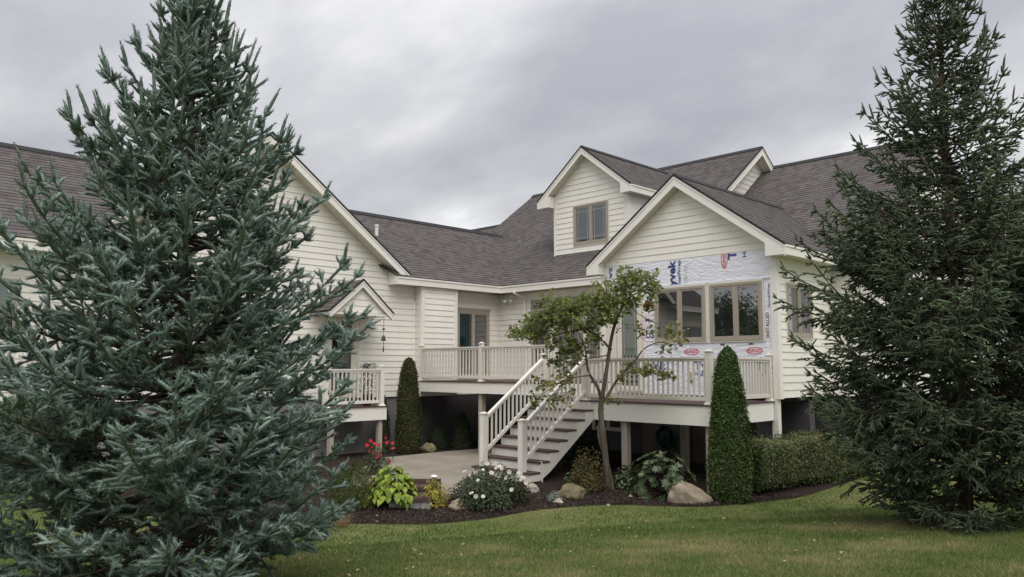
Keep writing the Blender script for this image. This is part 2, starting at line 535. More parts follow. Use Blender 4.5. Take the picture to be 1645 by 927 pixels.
def wall(ax, c, outline, lo, hi, zb, zt, holes=(), name='wall', thick=0.12, phase=None):
    """backing wall plus its lapped siding boards. lo(z), hi(z) bound the boards; holes = (u0,u1,z0,z1)"""
    mb = MB()
    poly = [WP(ax, c, u, z, 0) for u, z in outline]
    mb.prism(poly, Vector(WP(ax, c, 0, 0, -thick)) - Vector(WP(ax, c, 0, 0, 0)))
    w = mb.obj(name, 'siding', house)
    z = zb if phase is None else phase
    while z < zt - 0.02:
        za, zc = max(z, zb), min(z + EXPO, zt)
        cuts = sorted({za, zc} | {h for o in holes for h in (o[2], o[3]) if za + .02 < h < zc - .02})
        for y0, y1 in zip(cuts[:-1], cuts[1:]):
            zm_ = (y0 + y1) / 2
            segs = [(None, None)]
            hs = sorted((o[0], o[1]) for o in holes if o[2] - .001 < zm_ < o[3] + .001)
            spans, cur = [], None
            l0, l1, h0, h1 = lo(y0), lo(y1), hi(y0), hi(y1)
            starts = [(l0, l1)] + [(b_, b_) for a_, b_ in hs]
            ends = [(a_, a_) for a_, b_ in hs] + [(h0, h1)]
            for (s0, s1), (e0, e1) in zip(starts, ends):
                if e0 - s0 < .015 or max(e0 - s0, e1 - s1) < .03: continue
                if e1 < s1: e1 = s1 = (e1 + s1) / 2
                k0 = 0.020 - 0.016 * (y0 - z) / EXPO
                k1 = 0.020 - 0.016 * (y1 - z) / EXPO
                if min(e0 - s0, e1 - s1) > 3.9:
                    sp_ = random.uniform(max(s0, s1) + 1.2, min(e0, e1) - 1.2)
                    m2 = MB()
                    m2.hexa([WP(ax, c, sp_ + .0025, y0, 0.0015), WP(ax, c, e0, y0, 0.0015), WP(ax, c, e0, y0, k0), WP(ax, c, sp_ + .0025, y0, k0),
                             WP(ax, c, sp_ + .0025, y1, 0.0015), WP(ax, c, e1, y1, 0.0015), WP(ax, c, e1, y1, k1), WP(ax, c, sp_ + .0025, y1, k1)])
                    m2.obj('siding_board', 'siding', w)
                    e0 = e1 = sp_
                m2 = MB()
                m2.hexa([WP(ax, c, s0, y0, 0.0015), WP(ax, c, e0, y0, 0.0015), WP(ax, c, e0, y0, k0), WP(ax, c, s0, y0, k0),
                         WP(ax, c, s1, y1, 0.0015), WP(ax, c, e1, y1, 0.0015), WP(ax, c, e1, y1, k1), WP(ax, c, s1, y1, k1)])
                m2.obj('siding_board', 'siding', w)
        z += EXPO
    return w


def trim(ax, c, u0, u1, z0, z1, d1=0.035, name='corner_board', material='trim', d0=0.0):
    mb = MB(); wbox(mb, ax, c, u0, u1, z0, z1, d0, d1)
    return mb.obj(name, material, house)


def window(ax, c, u0, u1, z0, z1, n=2, frame='windowtan', glass='glass', muntins=None, casing=True, fw_=0.055, name='window', sill=True, label=None, flip=False):
    """frame part with sash, pane and muntin sub-parts"""
    mb = MB()
    if casing:
        cw = 0.035
        wbox(mb, ax, c, u0 - cw, u1 + cw, z1, z1 + cw, 0.0, 0.030)
        wbox(mb, ax, c, u0 - cw, u1 + cw, z0 - cw, z0, 0.0, 0.034)
        wbox(mb, ax, c, u0 - cw, u0, z0, z1, 0.0, 0.030)
        wbox(mb, ax, c, u1, u1 + cw, z0, z1, 0.0, 0.030)
        mb.obj('window_casing', 'windowcream', house)
        mb = MB()
    wbox(mb, ax, c, u0, u1, z1 - fw_, z1, 0.0, 0.045)
    wbox(mb, ax, c, u0, u1, z0, z0 + fw_, 0.0, 0.045)
    wbox(mb, ax, c, u0, u0 + fw_, z0 + fw_, z1 - fw_, 0.0, 0.045)
    wbox(mb, ax, c, u1 - fw_, u1, z0 + fw_, z1 - fw_, 0.0, 0.045)
    step = (u1 - u0 - 2 * fw_) / n
    for k in range(1, n):
        uc = u0 + fw_ + k * step
        wbox(mb, ax, c, uc - .022, uc + .022, z0 + fw_, z1 - fw_, 0.0, 0.042)
    w = mb.obj(name, frame, house, label=label)
    for k in range(n):
        a = u0 + fw_ + k * step + (.022 if k else 0)
        b_ = u0 + fw_ + (k + 1) * step - (.022 if k < n - 1 else 0)
        zz0, zz1 = z0 + fw_, z1 - fw_
        sw = 0.045
        m2 = MB()
        wbox(m2, ax, c, a, b_, zz1 - sw, zz1, 0.0, 0.030); wbox(m2, ax, c, a, b_, zz0, zz0 + sw, 0.0, 0.030)
        wbox(m2, ax, c, a, a + sw, zz0 + sw, zz1 - sw, 0.0, 0.030); wbox(m2, ax, c, b_ - sw, b_, zz0 + sw, zz1 - sw, 0.0, 0.030)
        m2.obj('sash', frame, w)
        m3 = MB()
        # each pane stands a hair out of true, as real panes do
        tl = random.uniform(-.0012, .0012); tu = random.uniform(-.0012, .0012)
        pa = [WP(ax, c, a + sw, zz0 + sw, 0.012 + tl), WP(ax, c, b_ - sw, zz0 + sw, 0.012 + tu), WP(ax, c, b_ - sw, zz1 - sw, 0.012 - tl), WP(ax, c, a + sw, zz1 - sw, 0.012 - tu)]
        m3.face(pa)
        m3.obj('pane', glass if isinstance(glass, str) else glass[k], w)
        if muntins:
            m4 = MB()
            t_ = .009
            aa, bb, c0, c1 = a + sw, b_ - sw, zz0 + sw, zz1 - sw
            for uu in muntins.get('v', ()):
                x = aa + uu if uu > 0 else bb + uu
                wbox(m4, ax, c, x - t_, x + t_, c0, c1, 0.0135, 0.020)
            for uu in muntins.get('h', ()):
                x = c0 + uu if uu > 0 else c1 + uu
                wbox(m4, ax, c, aa, bb, x - t_, x + t_, 0.0137, 0.0205)
            m4.obj('muntin', 'muntin', w)
    return w


COURSE = 0.145


def roof(poly, e, name='roof', courses=True, thick=0.024):
    """poly: planar convex polygon (3D). e: direction along the eave. shingle courses are real steps"""
    P = [Vector(p) for p in poly]
    nrm = Vector((0, 0, 0))
    for k in range(len(P)):
        nrm += P[k].cross(P[(k + 1) % len(P)])
    nrm.normalize()
    if nrm.z < 0: nrm = -nrm
    e = Vector(e).normalized()
    up_ = nrm.cross(e).normalized()
    if up_.z < 0: up_ = -up_
    o = min(P, key=lambda p: p.dot(up_))
    ab = [((p - o).dot(e), (p - o).dot(up_)) for p in P]

    def W(a, b_, n_): return o + e * a + up_ * b_ + nrm * n_

    def clip(pts, val, keep_above):
        outp = []
        for k in range(len(pts)):
            p, r_ = pts[k], pts[(k + 1) % len(pts)]
            ip = (p[1] >= val) if keep_above else (p[1] <= val)
            ir = (r_[1] >= val) if keep_above else (r_[1] <= val)
            if ip: outp.append(p)
            if ip != ir:
                s = (val - p[1]) / (r_[1] - p[1])
                outp.append((p[0] + (r_[0] - p[0]) * s, val))
        return outp
    mb = MB()
    top = max(b_ for a, b_ in ab)
    if courses:
        k = 0
        while k * COURSE < top - 1e-4:
            b0, b1 = k * COURSE, min((k + 1) * COURSE, top)
            cpts = clip(clip(ab, b0, True), b1, False)
            if len(cpts) >= 3:
                h = lambda b_: 0.013 - 0.011 * (b_ - b0) / COURSE
                mb.face([W(a, b_, h(b_)) for a, b_ in cpts], [(a + 50, k + min(max((b_ - b0) / COURSE, .02), .98)) for a, b_ in cpts])
                low = sorted(a for a, b_ in cpts if abs(b_ - b0) < 1e-5)
                if len(low) >= 2:
                    mb.face([W(low[0], b0, 0), W(low[-1], b0, 0), W(low[-1], b0, .013), W(low[0], b0, .013)],
                            [(low[0] + 50, k + .05), (low[-1] + 50, k + .05), (low[-1] + 50, k + .05), (low[0] + 50, k + .05)])
            k += 1
    r_ = None
    # roof deck under the shingles
    m2 = MB()
    m2.prism([W(a, b_, -0.002) for a, b_ in ab], -nrm * thick)
    if courses:
        r_ = mb.obj(name, 'shingle', house)
        m2.obj('roof_deck', 'ridgecap', r_)
    else:
        r_ = m2.obj(name, 'ridgecap', house)
    return r_


def ridge(a, b):
    mb = MB()
    a, b = Vector(a), Vector(b)
    d = (b - a).normalized(); s = d.cross(Vector((0, 0, 1))).normalized()
    p = [a + s * .16 + Vector((0, 0, -.085)), a + Vector((0, 0, .045)), a - s * .16 + Vector((0, 0, -.085))]
    mb.prism(p, b - a)
    return mb.obj('ridge_cap', 'ridgecap', house)  # the cap's near-black colour also stands in for shading along the ridge


def rake(top, foot, nvec, back, h=0.21, cut=0.06):
    """rake board below the roof edge from ridge to foot; nvec = outward; back = soffit depth to the wall"""
    a, b = Vector(top), Vector(foot); n = Vector(nvec)
    dz = Vector((0, 0, 1))
    mb = MB()
    mb.prism([a - dz * .034, b - dz * .034, b - dz * (.03 + h), a - dz * (.03 + h)], -n * .03)
    o = mb.obj('rake_board', 'trim', house)
    m2 = MB()                                   # dark shingle edge that oversails the board
    m2.prism([a + dz * .022 + n * .025, b + dz * .022 + n * .025, b - dz * .028 + n * .025, a - dz * .028 + n * .025], -n * .06)
    m2.obj('shingle_edge', 'ridgecap', house)
    m4 = MB()                                   # narrow crown strip on the board
    m4.prism([a - dz * .036 + n * .014, b - dz * .036 + n * .014, b - dz * .085 + n * .014, a - dz * .085 + n * .014], -n * .013)
    m4.obj('rake_trim', 'trim', house)
    m3 = MB()
    m3.prism([a - dz * (.03 + h - .03) - n * .031, b - dz * (.03 + h - .03) - n * .031, b - dz * (.03 + h - .045) - n * .031, a - dz * (.03 + h - .045) - n * .031], -n * (back - .031))
    m3.obj('soffit', 'soffit', house)
    return o


# --- wall numbers
YG, XE, YE, XB = 18.0, 17.05, 17.55, 17.45
ZS = 1.48                                        # bottom of the siding on the left wing
ZE = 4.62                                        # underside of the eaves
gpx, gpz, gs = 9.17, 8.10, 0.73                  # big cross gable

# left wing: gable wall and its flanks, one plane
gtop = lambda u: gpz - .12 - gs * abs(u - gpx)


def lw_lo(z): return 2.0 if z < ZE + .05 else gpx - (gpz - .14 - z) / gs
def lw_hi(z): return 13.98 if z < ZE + .05 else gpx + (gpz - .14 - z) / gs


wl = wall('y', YG, [(2.0, ZS), (13.98, ZS), (13.98, 4.75), (gpx + (gpz - .12 - 4.75) / gs, 4.75), (gpx, gpz - .12), (gpx - (gpz - .12 - 4.75) / gs, 4.75), (2.0, 4.75)],
          lw_lo, lw_hi, ZS, gpz - .25, [(11.02, 12.10, ZS, 3.66), (2.45, 4.05, 2.88, 4.1)])
# left end wall of the wing
mb = MB(); mb.prism([(2.0, YG, 0), (2.0, YG, 4.7), (2.0, 21.1, 7.3), (2.0, 24.2, 4.7), (2.0, 24.2, 0)], (.12, 0, 0)); mb.obj('wall', 'siding', house)
mb = MB(); mb.prism([(2.12, 24.1, 0), (17.4, 24.1, 0), (17.4, 24.1, 4.6), (2.12, 24.1, 4.6)], (0, .12, 0)); mb.obj('wall', 'siding', house)
# bump-out, its left return, the slider wall
wall('y', 17.68, [(14.0, ZS), (15.34, ZS), (15.34, ZE), (14.0, ZE)], lambda z: 14.10, lambda z: 15.23, ZS, ZE, thick=.1)
wall('x', 14.0, [(17.68, ZS), (YG, ZS), (YG, ZE), (17.68, ZE)], lambda z: 17.78, lambda z: 17.985, ZS, ZE, thick=.08)
trim('y', 17.68, 13.975, 14.10, ZS, ZE - .003, .03)
trim('x', 14.0, 17.68, 17.78, ZS, ZE - .003, .028)
trim('y', 17.68, 15.23, 15.345, ZS, ZE - .003, .03)
wall('y', 18.05, [(15.34, ZS), (XB, ZS), (XB, ZE), (15.34, ZE)], lambda z: 15.35, lambda z: XB - .03, ZS, ZE, [(15.62, 17.02, 1.9, 4.10)], thick=.12)
trim('y', 18.05, XB - .035, XB - .002, ZS, ZE - .003, .034)
# back wall behind the decks (faces -X)
BW = [(15.86, 16.62, 2.30, 4.40), (14.50, 15.60, 1.95, 4.40), (13.90, 14.38, 2.42, 4.40)]
wall('x', XB, [(12.5, ZS), (18.05, ZS), (18.05, ZE), (12.5, ZE)], lambda z: 12.55, lambda z: 18.01, ZS, ZE, BW, thick=.12)
trim('x', XB, 18.015, 18.048, ZS, ZE - .003, .033)

# sunroom: wrapped front wall (faces -X), side wall (faces -Y)
XT, YT0, YT1 = 16.0, 7.87, 12.66
spz, spy, ss = 6.89, 10.22, 0.72
s_top = lambda y: spz - .12 - ss * abs(y - spy)
wt = wall('x', XT, [(YT0, 1.64), (YT1, 1.64), (YT1, 4.98), (spy, spz - .12), (YT0, 4.98)],
          lambda z: max(YT0 + .02, spy - (spz - .16 - z) / ss), lambda z: min(YT1 - .02, spy + (spz - .16 - z) / ss), 4.90, spz - .2, phase=4.90)
wall('y', YT0, [(16.0, 1.64), (18.9, 1.64), (18.9, 4.78), (16.0, 4.78)], lambda z: 16.11, lambda z: 18.9, 1.64, 4.78,
     [(16.40, 17.70, 2.95, 4.20)])
trim('y', YT0, 15.955, 16.11, 1.62, 4.78, .032)
trim('x', XT, YT0, YT0 + .12, 1.62, 4.88, .043)
trim('x', XT, YT1 - .12, YT1, 1.62, 4.88, .040)
# the wall's left return to the back wall (faces +Y)
mb = MB(); mb.box(16.02, XB, YT1 - .1, YT1 - .012, 1.64, 4.7); mb.obj('wall', 'siding', house)
# right block front wall
mb = MB(); mb.box(18.9, 19.02, 6.88, 12.3, 1.62, 4.75); mb.obj('wall', 'siding', house)
mb = MB(); mb.box(18.93, 19.1, 6.88, 12.3, -.3, 1.62); mb.obj('foundation', 'foundation_shade', house)
mb = MB(); mb.box(18.95, 28.8, 6.82, 6.88, -.3, 1.62); mb.obj('foundation', 'foundation_shade', house)
mb = MB(); mb.prism([(18.95, 6.9, 1.62), (18.95, 6.9, 4.7), (23.87, 6.9, 8.6), (28.8, 6.9, 4.7), (28.8, 6.9, 1.62)], (0, -.12, 0)); mb.obj('wall', 'siding', house)

# tall block: right gable (faces -Y), left gable
TX, TZ, ts = 23.05, 9.35, 0.75
YR = 12.0
def tg_hi(z): return TX + (TZ - .14 - z) / ts
def tg_lo(z): return TX - (TZ - .14 - z) / ts
wall('y', YR, [(18.2, 5.4), (27.9, 5.4), (TX, TZ - .12)], tg_lo, tg_hi, 5.45, TZ - .3)
mb = MB(); mb.prism([(17.2, 21.5, 0), (17.2, 21.5, 4.7), (TX, 21.5, TZ - .12), (28.9, 21.5, 4.7), (28.9, 21.5, 0)], (0, -.12, 0)); mb.obj('wall', 'siding', house)

# dormer: front (faces -X) and its right cheek (faces -Y)
DX, DY, DZ, ds = 18.35, 15.05, 9.05, 0.79
DL, DR = 16.43, 13.50
wall('x', DX, [(DR, 5.78), (DL, 5.78), (DL, 7.75), (DY, DZ - .12), (DR, 7.75)],
     lambda z: max(DR + .13, DY - (DZ - .16 - z) / ds), lambda z: min(DL - .09, DY + (DZ - .16 - z) / ds), 5.83, DZ - .28, [(14.25, 15.60, 6.06, 7.30)])
trim('x', DX, DL - .09, DL, 5.78, 7.72, .032)
trim('x', DX, DR, DR + .13, 5.78, 7.72, .032)
wall('y', DR, [(DX, 5.85), (20.9, 7.6), (DX, 7.6)], lambda z: max(DX + .11, DX + (z - 5.78) / .75), lambda z: 20.7, 5.83, 7.55)
trim('y', DR, DX - .03, DX + .11, 5.80, 7.62, .030)
mb = MB(); mb.prism([(DX, DL - .02, 5.85), (20.9, DL - .02, 7.6), (DX, DL - .02, 7.6)], (0, -.1, 0)); mb.obj('wall', 'siding', house)

# --- foundations
mb = MB(); mb.box(2.02, 13.95, YG + .03, YG + .3, -.3, ZS + .01); mb.obj('foundation', 'foundation', house)
mb = MB(); mb.box(13.95, XB + .2, YG + .05, YG + .3, -.3, ZS + .01); mb.obj('foundation', 'foundation_shade', house)
mb = MB(); mb.box(XB + .03, XB + .3, 7.9, YG + .05, -.3, ZS + .01); mb.obj('foundation', 'foundation_shade', house)
mb = MB(); mb.box(16.75, 19.0, 8.75, 9.0, -.3, 1.63); mb.obj('foundation', 'foundation_shade', house)
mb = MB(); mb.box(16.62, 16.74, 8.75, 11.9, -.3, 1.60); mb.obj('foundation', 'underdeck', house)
for y in (9.62, 10.45, 11.3):
    mb = MB(); mb.box(16.60, 16.619, y - .012, y + .012, -.2, 1.6); mb.obj('panel_batten', 'darkmetal', house)
mb = MB(); mb.box(XT + .01, 18.9, YT0 + .02, YT1 - .12, 1.66, 1.78); mb.obj('floor_slab', 'post', house)      # underside of the sunroom
for px_ in ((15.97, 7.98),):
    mb = MB(); mb.box(px_[0], px_[0] + .14, px_[1] - .07, px_[1] + .07, -.1, 1.62); mb.obj('support_post', 'stairwhite', house)

# --- roofs
zR = lambda x: 4.85 + .75 * (x - XE)              # tall block, front slope
zL = lambda y: 4.85 + .75 * (y - YE)              # left wing, front slope
zB = lambda x: 8.95 + .75 * (x - 24.0)            # right block, front slope
yr1, yr2 = 20.67, 21.10
xv = XE + (yr1 - YE)
roof([(13.05, YE, zL(YE)), (XE, YE, zL(YE)), (xv, yr1, zL(yr1)), (10.45, yr1, zL(yr1))], (1, 0, 0))
roof([(1.75, YE, zL(YE)), (5.35, YE, zL(YE)), (8.42, yr2, zL(yr2)), (1.75, yr2, zL(yr2))], (1, 0, 0))
roof([(1.75, 24.5, zL(17.7)), (8.4, 24.5, zL(17.7)), (8.4, yr2, zL(yr2)), (1.75, yr2, zL(yr2))], (1, 0, 0), courses=False)
roof([(10.0, 23.8, zL(YE)), (xv + 1, 23.8, zL(YE)), (xv + 1, yr1, zL(yr1)), (10.0, yr1, zL(yr1))], (1, 0, 0), courses=False)
ridge((10.3, yr1, zL(yr1)), (xv - .1, yr1, zL(yr1)))
ridge((1.75, yr2, zL(yr2)), (8.3, yr2, zL(yr2)))
# cross gable
gf = 4.36
roof([(gpx + gf, YE + .05, gpz - gs * gf), (gpx, YE + .05, gpz), (gpx, 26, gpz), (gpx + gf, 26, gpz - gs * gf)], (0, 1, 0), courses=False)
roof([(gpx - gf, YE + .05, gpz - gs * gf), (gpx, YE + .05, gpz), (gpx, 26, gpz), (gpx - gf, 26, gpz - gs * gf)], (0, 1, 0))
ridge((gpx, YE + .02, gpz), (gpx, 26, gpz))
rake((gpx, YE + .05, gpz), (gpx + gf, YE + .05, gpz - gs * gf), (0, -1, 0), YG - YE - .05, .24)
rake((gpx, YE + .05, gpz), (gpx - gf, YE + .05, gpz - gs * gf), (0, -1, 0), YG - YE - .05, .24)
# tall block
roof([(XE, YE, zR(XE)), (XE, 11.65, zR(XE)), (TX, 11.65, TZ), (TX, 21.80, TZ), (20.15, 21.80, zR(20.15)), (xv, yr1, zR(xv))], (0, 1, 0))
roof([(29.1, 11.65, 4.85), (TX, 11.65, TZ), (TX, 21.8, TZ), (29.1, 21.8, 4.85)], (0, 1, 0), courses=False)
ridge((TX, 11.65, TZ), (TX, 21.80, TZ))
rake((TX, 11.65, TZ), (17.3, 11.65, zR(17.3)), (0, -1, 0), YR - 11.65, .22)
rake((TX, 11.65, TZ), (27.5, 11.65, TZ - .75 * (27.5 - TX)), (0, -1, 0), YR - 11.65, .22)
# lower roof running on behind the tall block
roof([(XE + 2, 21.6, 5.4), (XE + 2, 27, 5.4), (23.05, 27, 8.38), (23.05, 21.6, 8.38)], (0, 1, 0))
roof([(27.1, 21.6, 5.4), (27.1, 27, 5.4), (23.05, 27, 8.38), (23.05, 21.6, 8.38)], (0, 1, 0), courses=False)
ridge((23.05, 21.6, 8.38), (23.05, 27, 8.38))
# right block
XBE, XBR = 18.53, 23.87
roof([(XBE, YR - .02, zB(XBE)), (XBE, 6.6, zB(XBE)), (XBR, 6.6, zB(XBR)), (XBR, YR - .02, zB(XBR))], (0, 1, 0))
roof([(29.2, YR, 4.85), (29.2, 6.6, 4.85), (XBR, 6.6, zB(XBR)), (XBR, YR, zB(XBR))], (0, 1, 0), courses=False)
ridge((XBR, YR - .02, zB(XBR)), (XBR, 6.6, zB(XBR)))
# sunroom
SX = 15.70
sfr, sfl = spy - 7.50, 12.94 - spy
xsr = 24.0 - (8.95 - spz) / .75
roof([(SX, 7.50, spz - ss * sfr), (18.6, 7.50, spz - ss * sfr), (xsr, spy, spz), (SX, spy, spz)], (1, 0, 0))
roof([(SX, 12.94, spz - ss * sfl), (17.2, 12.94, spz - ss * sfl), (xsr, spy, spz), (SX, spy, spz)], (1, 0, 0), courses=False)
ridge((SX, spy, spz), (xsr - .1, spy, spz))
rake((SX, spy, spz), (SX, 7.50, spz - ss * sfr), (-1, 0, 0), XT - SX, .24)
rake((SX, spy, spz), (SX, 12.94, spz - ss * sfl), (-1, 0, 0), XT - SX, .24)
# dormer
dfr, dfl = DY - 13.22, 16.90 - DY
xdr = XE + (DZ - 4.85) / .75
roof([(18.05, 13.22, DZ - ds * dfr), (XE + (DZ - ds * dfr - 4.85) / .75, 13.22, DZ - ds * dfr), (xdr, DY, DZ), (18.05, DY, DZ)], (1, 0, 0))
roof([(18.05, 16.90, DZ - ds * dfl), (XE + (DZ - ds * dfl - 4.85) / .75, 16.90, DZ - ds * dfl), (xdr, DY, DZ), (18.05, DY, DZ)], (1, 0, 0), courses=False)
ridge((18.05, DY, DZ), (xdr - .05, DY, DZ))
rake((18.05, DY, DZ), (18.05, 13.22, DZ - ds * dfr), (-1, 0, 0), .30, .20)
rake((18.05, DY, DZ), (18.05, 16.90, DZ - ds * dfl), (-1, 0, 0), .30, .20)


def chop(pts, nvec, depth, name='gable_return'):
    mb = MB(); mb.prism(pts, Vector(nvec) * -depth); return mb.obj(name, 'trim', house)


def eave(a, b, nvec, depth, h=0.20, top=-.03):
    """fascia below the eave edge a-b (facing nvec) and the soffit behind it"""
    a, b, n = Vector(a), Vector(b), Vector(nvec); dz = Vector((0, 0, 1))
    mb = MB()
    mb.prism([a + dz * top, b + dz * top, b + dz * (top - h), a + dz * (top - h)], -n * .03)
    f = mb.obj('fascia', 'trim', house)
    m2 = MB()
    m2.prism([a + dz * (top + .012) + n * .02, b + dz * (top + .012) + n * .02, b + dz * (top - .035) + n * .02, a + dz * (top - .035) + n * .02], -n * .019)
    m2.obj('drip_edge', 'trim', house)
    m3 = MB()
    m3.prism([a + dz * (top - h + .03) - n * .031, b + dz * (top - h + .03) - n * .031, b + dz * (top - h + .015) - n * .031, a + dz * (top - h + .015) - n * .031], -n * (depth - .031))
    m3.obj('soffit', 'soffit', house)
    return f


eave((13.05, YE, 4.85), (XE, YE, 4.85), (0, -1, 0), YG + .05 - YE)
eave((XE, YE, 4.85), (XE, YT1, 4.85), (-1, 0, 0), XB - XE)
eave((1.75, YE, 4.85), (4.9, YE, 4.85), (0, -1, 0), YG - YE)
eave((SX + .03, 7.50, spz - ss * sfr), (18.6, 7.50, spz - ss * sfr), (0, -1, 0), YT0 - 7.50)
eave((18.08, 13.22, DZ - ds * dfr), (20.5, 13.22, DZ - ds * dfr), (0, -1, 0), DR - 13.22)
# little box ends that close the eaves under the rakes
z0 = spz - ss * sfl
chop([(SX - .004, 12.943999999999999, z0 - .05), (SX - .004, 12.943999999999999, z0 - .245), (SX - .004, 12.56, z0 - .245), (SX - .004, 12.56, z0 + .10), (SX - .004, 12.62, z0 + .12)], (-1, 0, 0), .26)
z0 = spz - ss * sfr
chop([(SX - .004, 7.496, z0 - .05), (SX - .004, 7.496, z0 - .235), (SX - .004, 7.95, z0 - .235), (SX - .004, 7.95, z0 + .14), (SX - .004, 7.9, z0 + .16)], (-1, 0, 0), .26)
z0 = DZ - ds * dfl
chop([(18.046, 16.904, z0 - .05), (18.046, 16.904, z0 - .235), (18.046, 16.40, z0 - .235), (18.046, 16.40, z0 + .12)], (-1, 0, 0), .26)
z0 = DZ - ds * dfr
chop([(18.046, 13.216, z0 - .05), (18.046, 13.216, z0 - .235), (18.046, 13.58, z0 - .235), (18.046, 13.58, z0 + .06)], (-1, 0, 0), .26)
chop([(13.03, YE - .004, 4.615), (13.03, YE - .004, 4.80), (13.03, YG - .02, 5.14), (13.03, YG - .02, 4.615)], (-1, 0, 0), .03)

# portico over the side door
ppx, ppz, ps = 11.5, 4.57, 0.86
pw = .98
roof([(ppx + pw, 16.95, ppz - ps * pw), (ppx, 16.95, ppz), (ppx, YG, ppz), (ppx + pw, YG, ppz - ps * pw)], (0, 1, 0), thick=.024, courses=False)
roof([(ppx - pw, 16.95, ppz - ps * pw), (ppx, 16.95, ppz), (ppx, YG, ppz), (ppx - pw, YG, ppz - ps * pw)], (0, 1, 0), thick=.024)
rake((ppx, 16.95, ppz), (ppx + pw, 16.95, ppz - ps * pw), (0, -1, 0), .12, .17)
rake((ppx, 16.95, ppz), (ppx - pw, 16.95, ppz - ps * pw), (0, -1, 0), .12, .17)
wall('y', 17.07, [(10.62, 3.70), (12.38, 3.70), (ppx, ppz - .15)], lambda z: max(10.7, ppx - (ppz - .2 - z) / ps), lambda z: min(12.3, ppx + (ppz - .2 - z) / ps), 3.72, ppz - .3)
mb = MB(); mb.box(10.6, 12.42, 17.0, YG, 3.64, 3.70); mb.obj('soffit', 'trim', house)

# vent pipe standing on the left roof
mb = MB(); mb.lathe((13.65, 19.47, 6.2), [(.055, 0), (.055, .36), (.07, .36), (.07, .42), (.045, .42)], 10); mb.obj('vent_pipe', 'stairwhite', house)

# --- windows and doors
pr = {'v': (.07, -.07), 'h': (.11, -.11)}
window('x', DX, 14.25, 15.60, 6.06, 7.30, 2, 'windowtan', 'glass', pr)
window('x', XT, 9.61, 11.02, 2.90, 4.21, 2, 'windowtan', 'glass', casing=True, fw_=.06)
window('x', XT, 8.19, 9.50, 2.90, 4.21, 2, 'windowtan', 'glass', casing=True, fw_=.06)
window('y', YT0, 16.42, 17.66, 2.97, 4.17, 2, 'windowtan', ('glass', 'curtain'))
window('y', YG, 2.5, 4.0, 2.93, 4.05, 2, 'windowtan', 'glasslit')
# slider on the upper deck
sl = window('y', 18.05, 15.64, 17.0, 1.97, 4.06, 2, 'windowtan', ('glassteal', 'glass'), casing=False, fw_=.075, name='sliding_door')
trim('y', 18.05, 15.60, 17.04, 4.061, 4.12, .055, 'door_head', 'windowtan')
# glazing of the back wall: transoms over tall units
for (a, b_, c0, c1) in BW:
    window('x', XB, a + .03, b_ - .03, 4.0, c1 - .04, 1, 'windowtan', 'glass', {'v': (.08, -.08), 'h': (.12,)}, casing=False, fw_=.05)
    window('x', XB, a + .03, b_ - .03, c0 + .03, 3.96, 2 if b_ - a > 1 else 1, 'windowtan', 'glass', {'v': (.06, -.06), 'h': (.09, -.09)}, casing=False, fw_=.06)
# glazed door in the sunroom front
dd = window('x', XT, 11.44, 12.16, 1.72, 4.10, 1, 'windowcream', 'glasslit', {'v': (.07, -.07), 'h': (-.12, .55)}, casing=True, fw_=.075, name='door')
mb = MB(); wbox(mb, 'x', XT, 11.50, 12.10, 1.80, 2.62, .0, .0); 
mb = MB(); wbox(mb, 'x', XT, 11.56, 12.04, 1.86, 2.60, .021, .026); mb.obj('door_panel', 'glass', dd)
# side door under the portico
sdn = window('y', YG, 11.08, 12.02, 1.52, 3.60, 1, 'windowcream', 'glass', casing=True, fw_=.12, name='door')
mb = MB(); mb.lathe((11.30, 17.93, 2.45), [(.03, 0), (.035, .03), (.02, .06)], 8); mb.obj('door_handle', 'darkmetal', sdn)
# basement window in the dark under the lower deck
window('x', XB, 13.1, 14.2, .55, 1.3, 2, 'stairwhite', 'glass', casing=False)

# --- house wrap with its print
def wrap(poly, d=.006):
    mb = MB()
    mb.prism([WP('x', XT, u, z, d) for u, z in poly], (.004, 0, 0))
    return mb.obj('house_wrap', 'housewrap', house)


wtop = wrap([(8.0, 4.24), (12.54, 4.24), (12.54, 4.895), (8.0, 4.895)], .012)
wlow = wrap([(8.0, 1.66), (11.36, 1.66), (11.36, 2.862), (8.0, 2.862)], .010)
wmid = wrap([(11.06, 2.863), (11.36, 2.863), (11.36, 4.239), (11.06, 4.239)], .010)
wrgt = wrap([(8.0, 2.863), (8.15, 2.863), (8.15, 4.239), (8.0, 4.239)], .010)
wgap = wrap([(9.535, 2.863), (9.575, 2.863), (9.575, 4.239), (9.535, 4.239)], .010)
# folded hem of the upper sheet over the windows
mb = MB(); mb.beam((XT - .022, 8.0, 4.262), (XT - .022, 11.1, 4.262), .02, .035); mb.obj('wrap_hem', 'housewrap', wtop)
# bare cream boards either side of the door
trim('x', XT, 11.36, 11.39, 1.64, 4.238, .03, 'door_trim', 'windowcream')
trim('x', XT, 12.21, 12.53, 1.64, 4.238, .025, 'door_trim', 'windowcream')


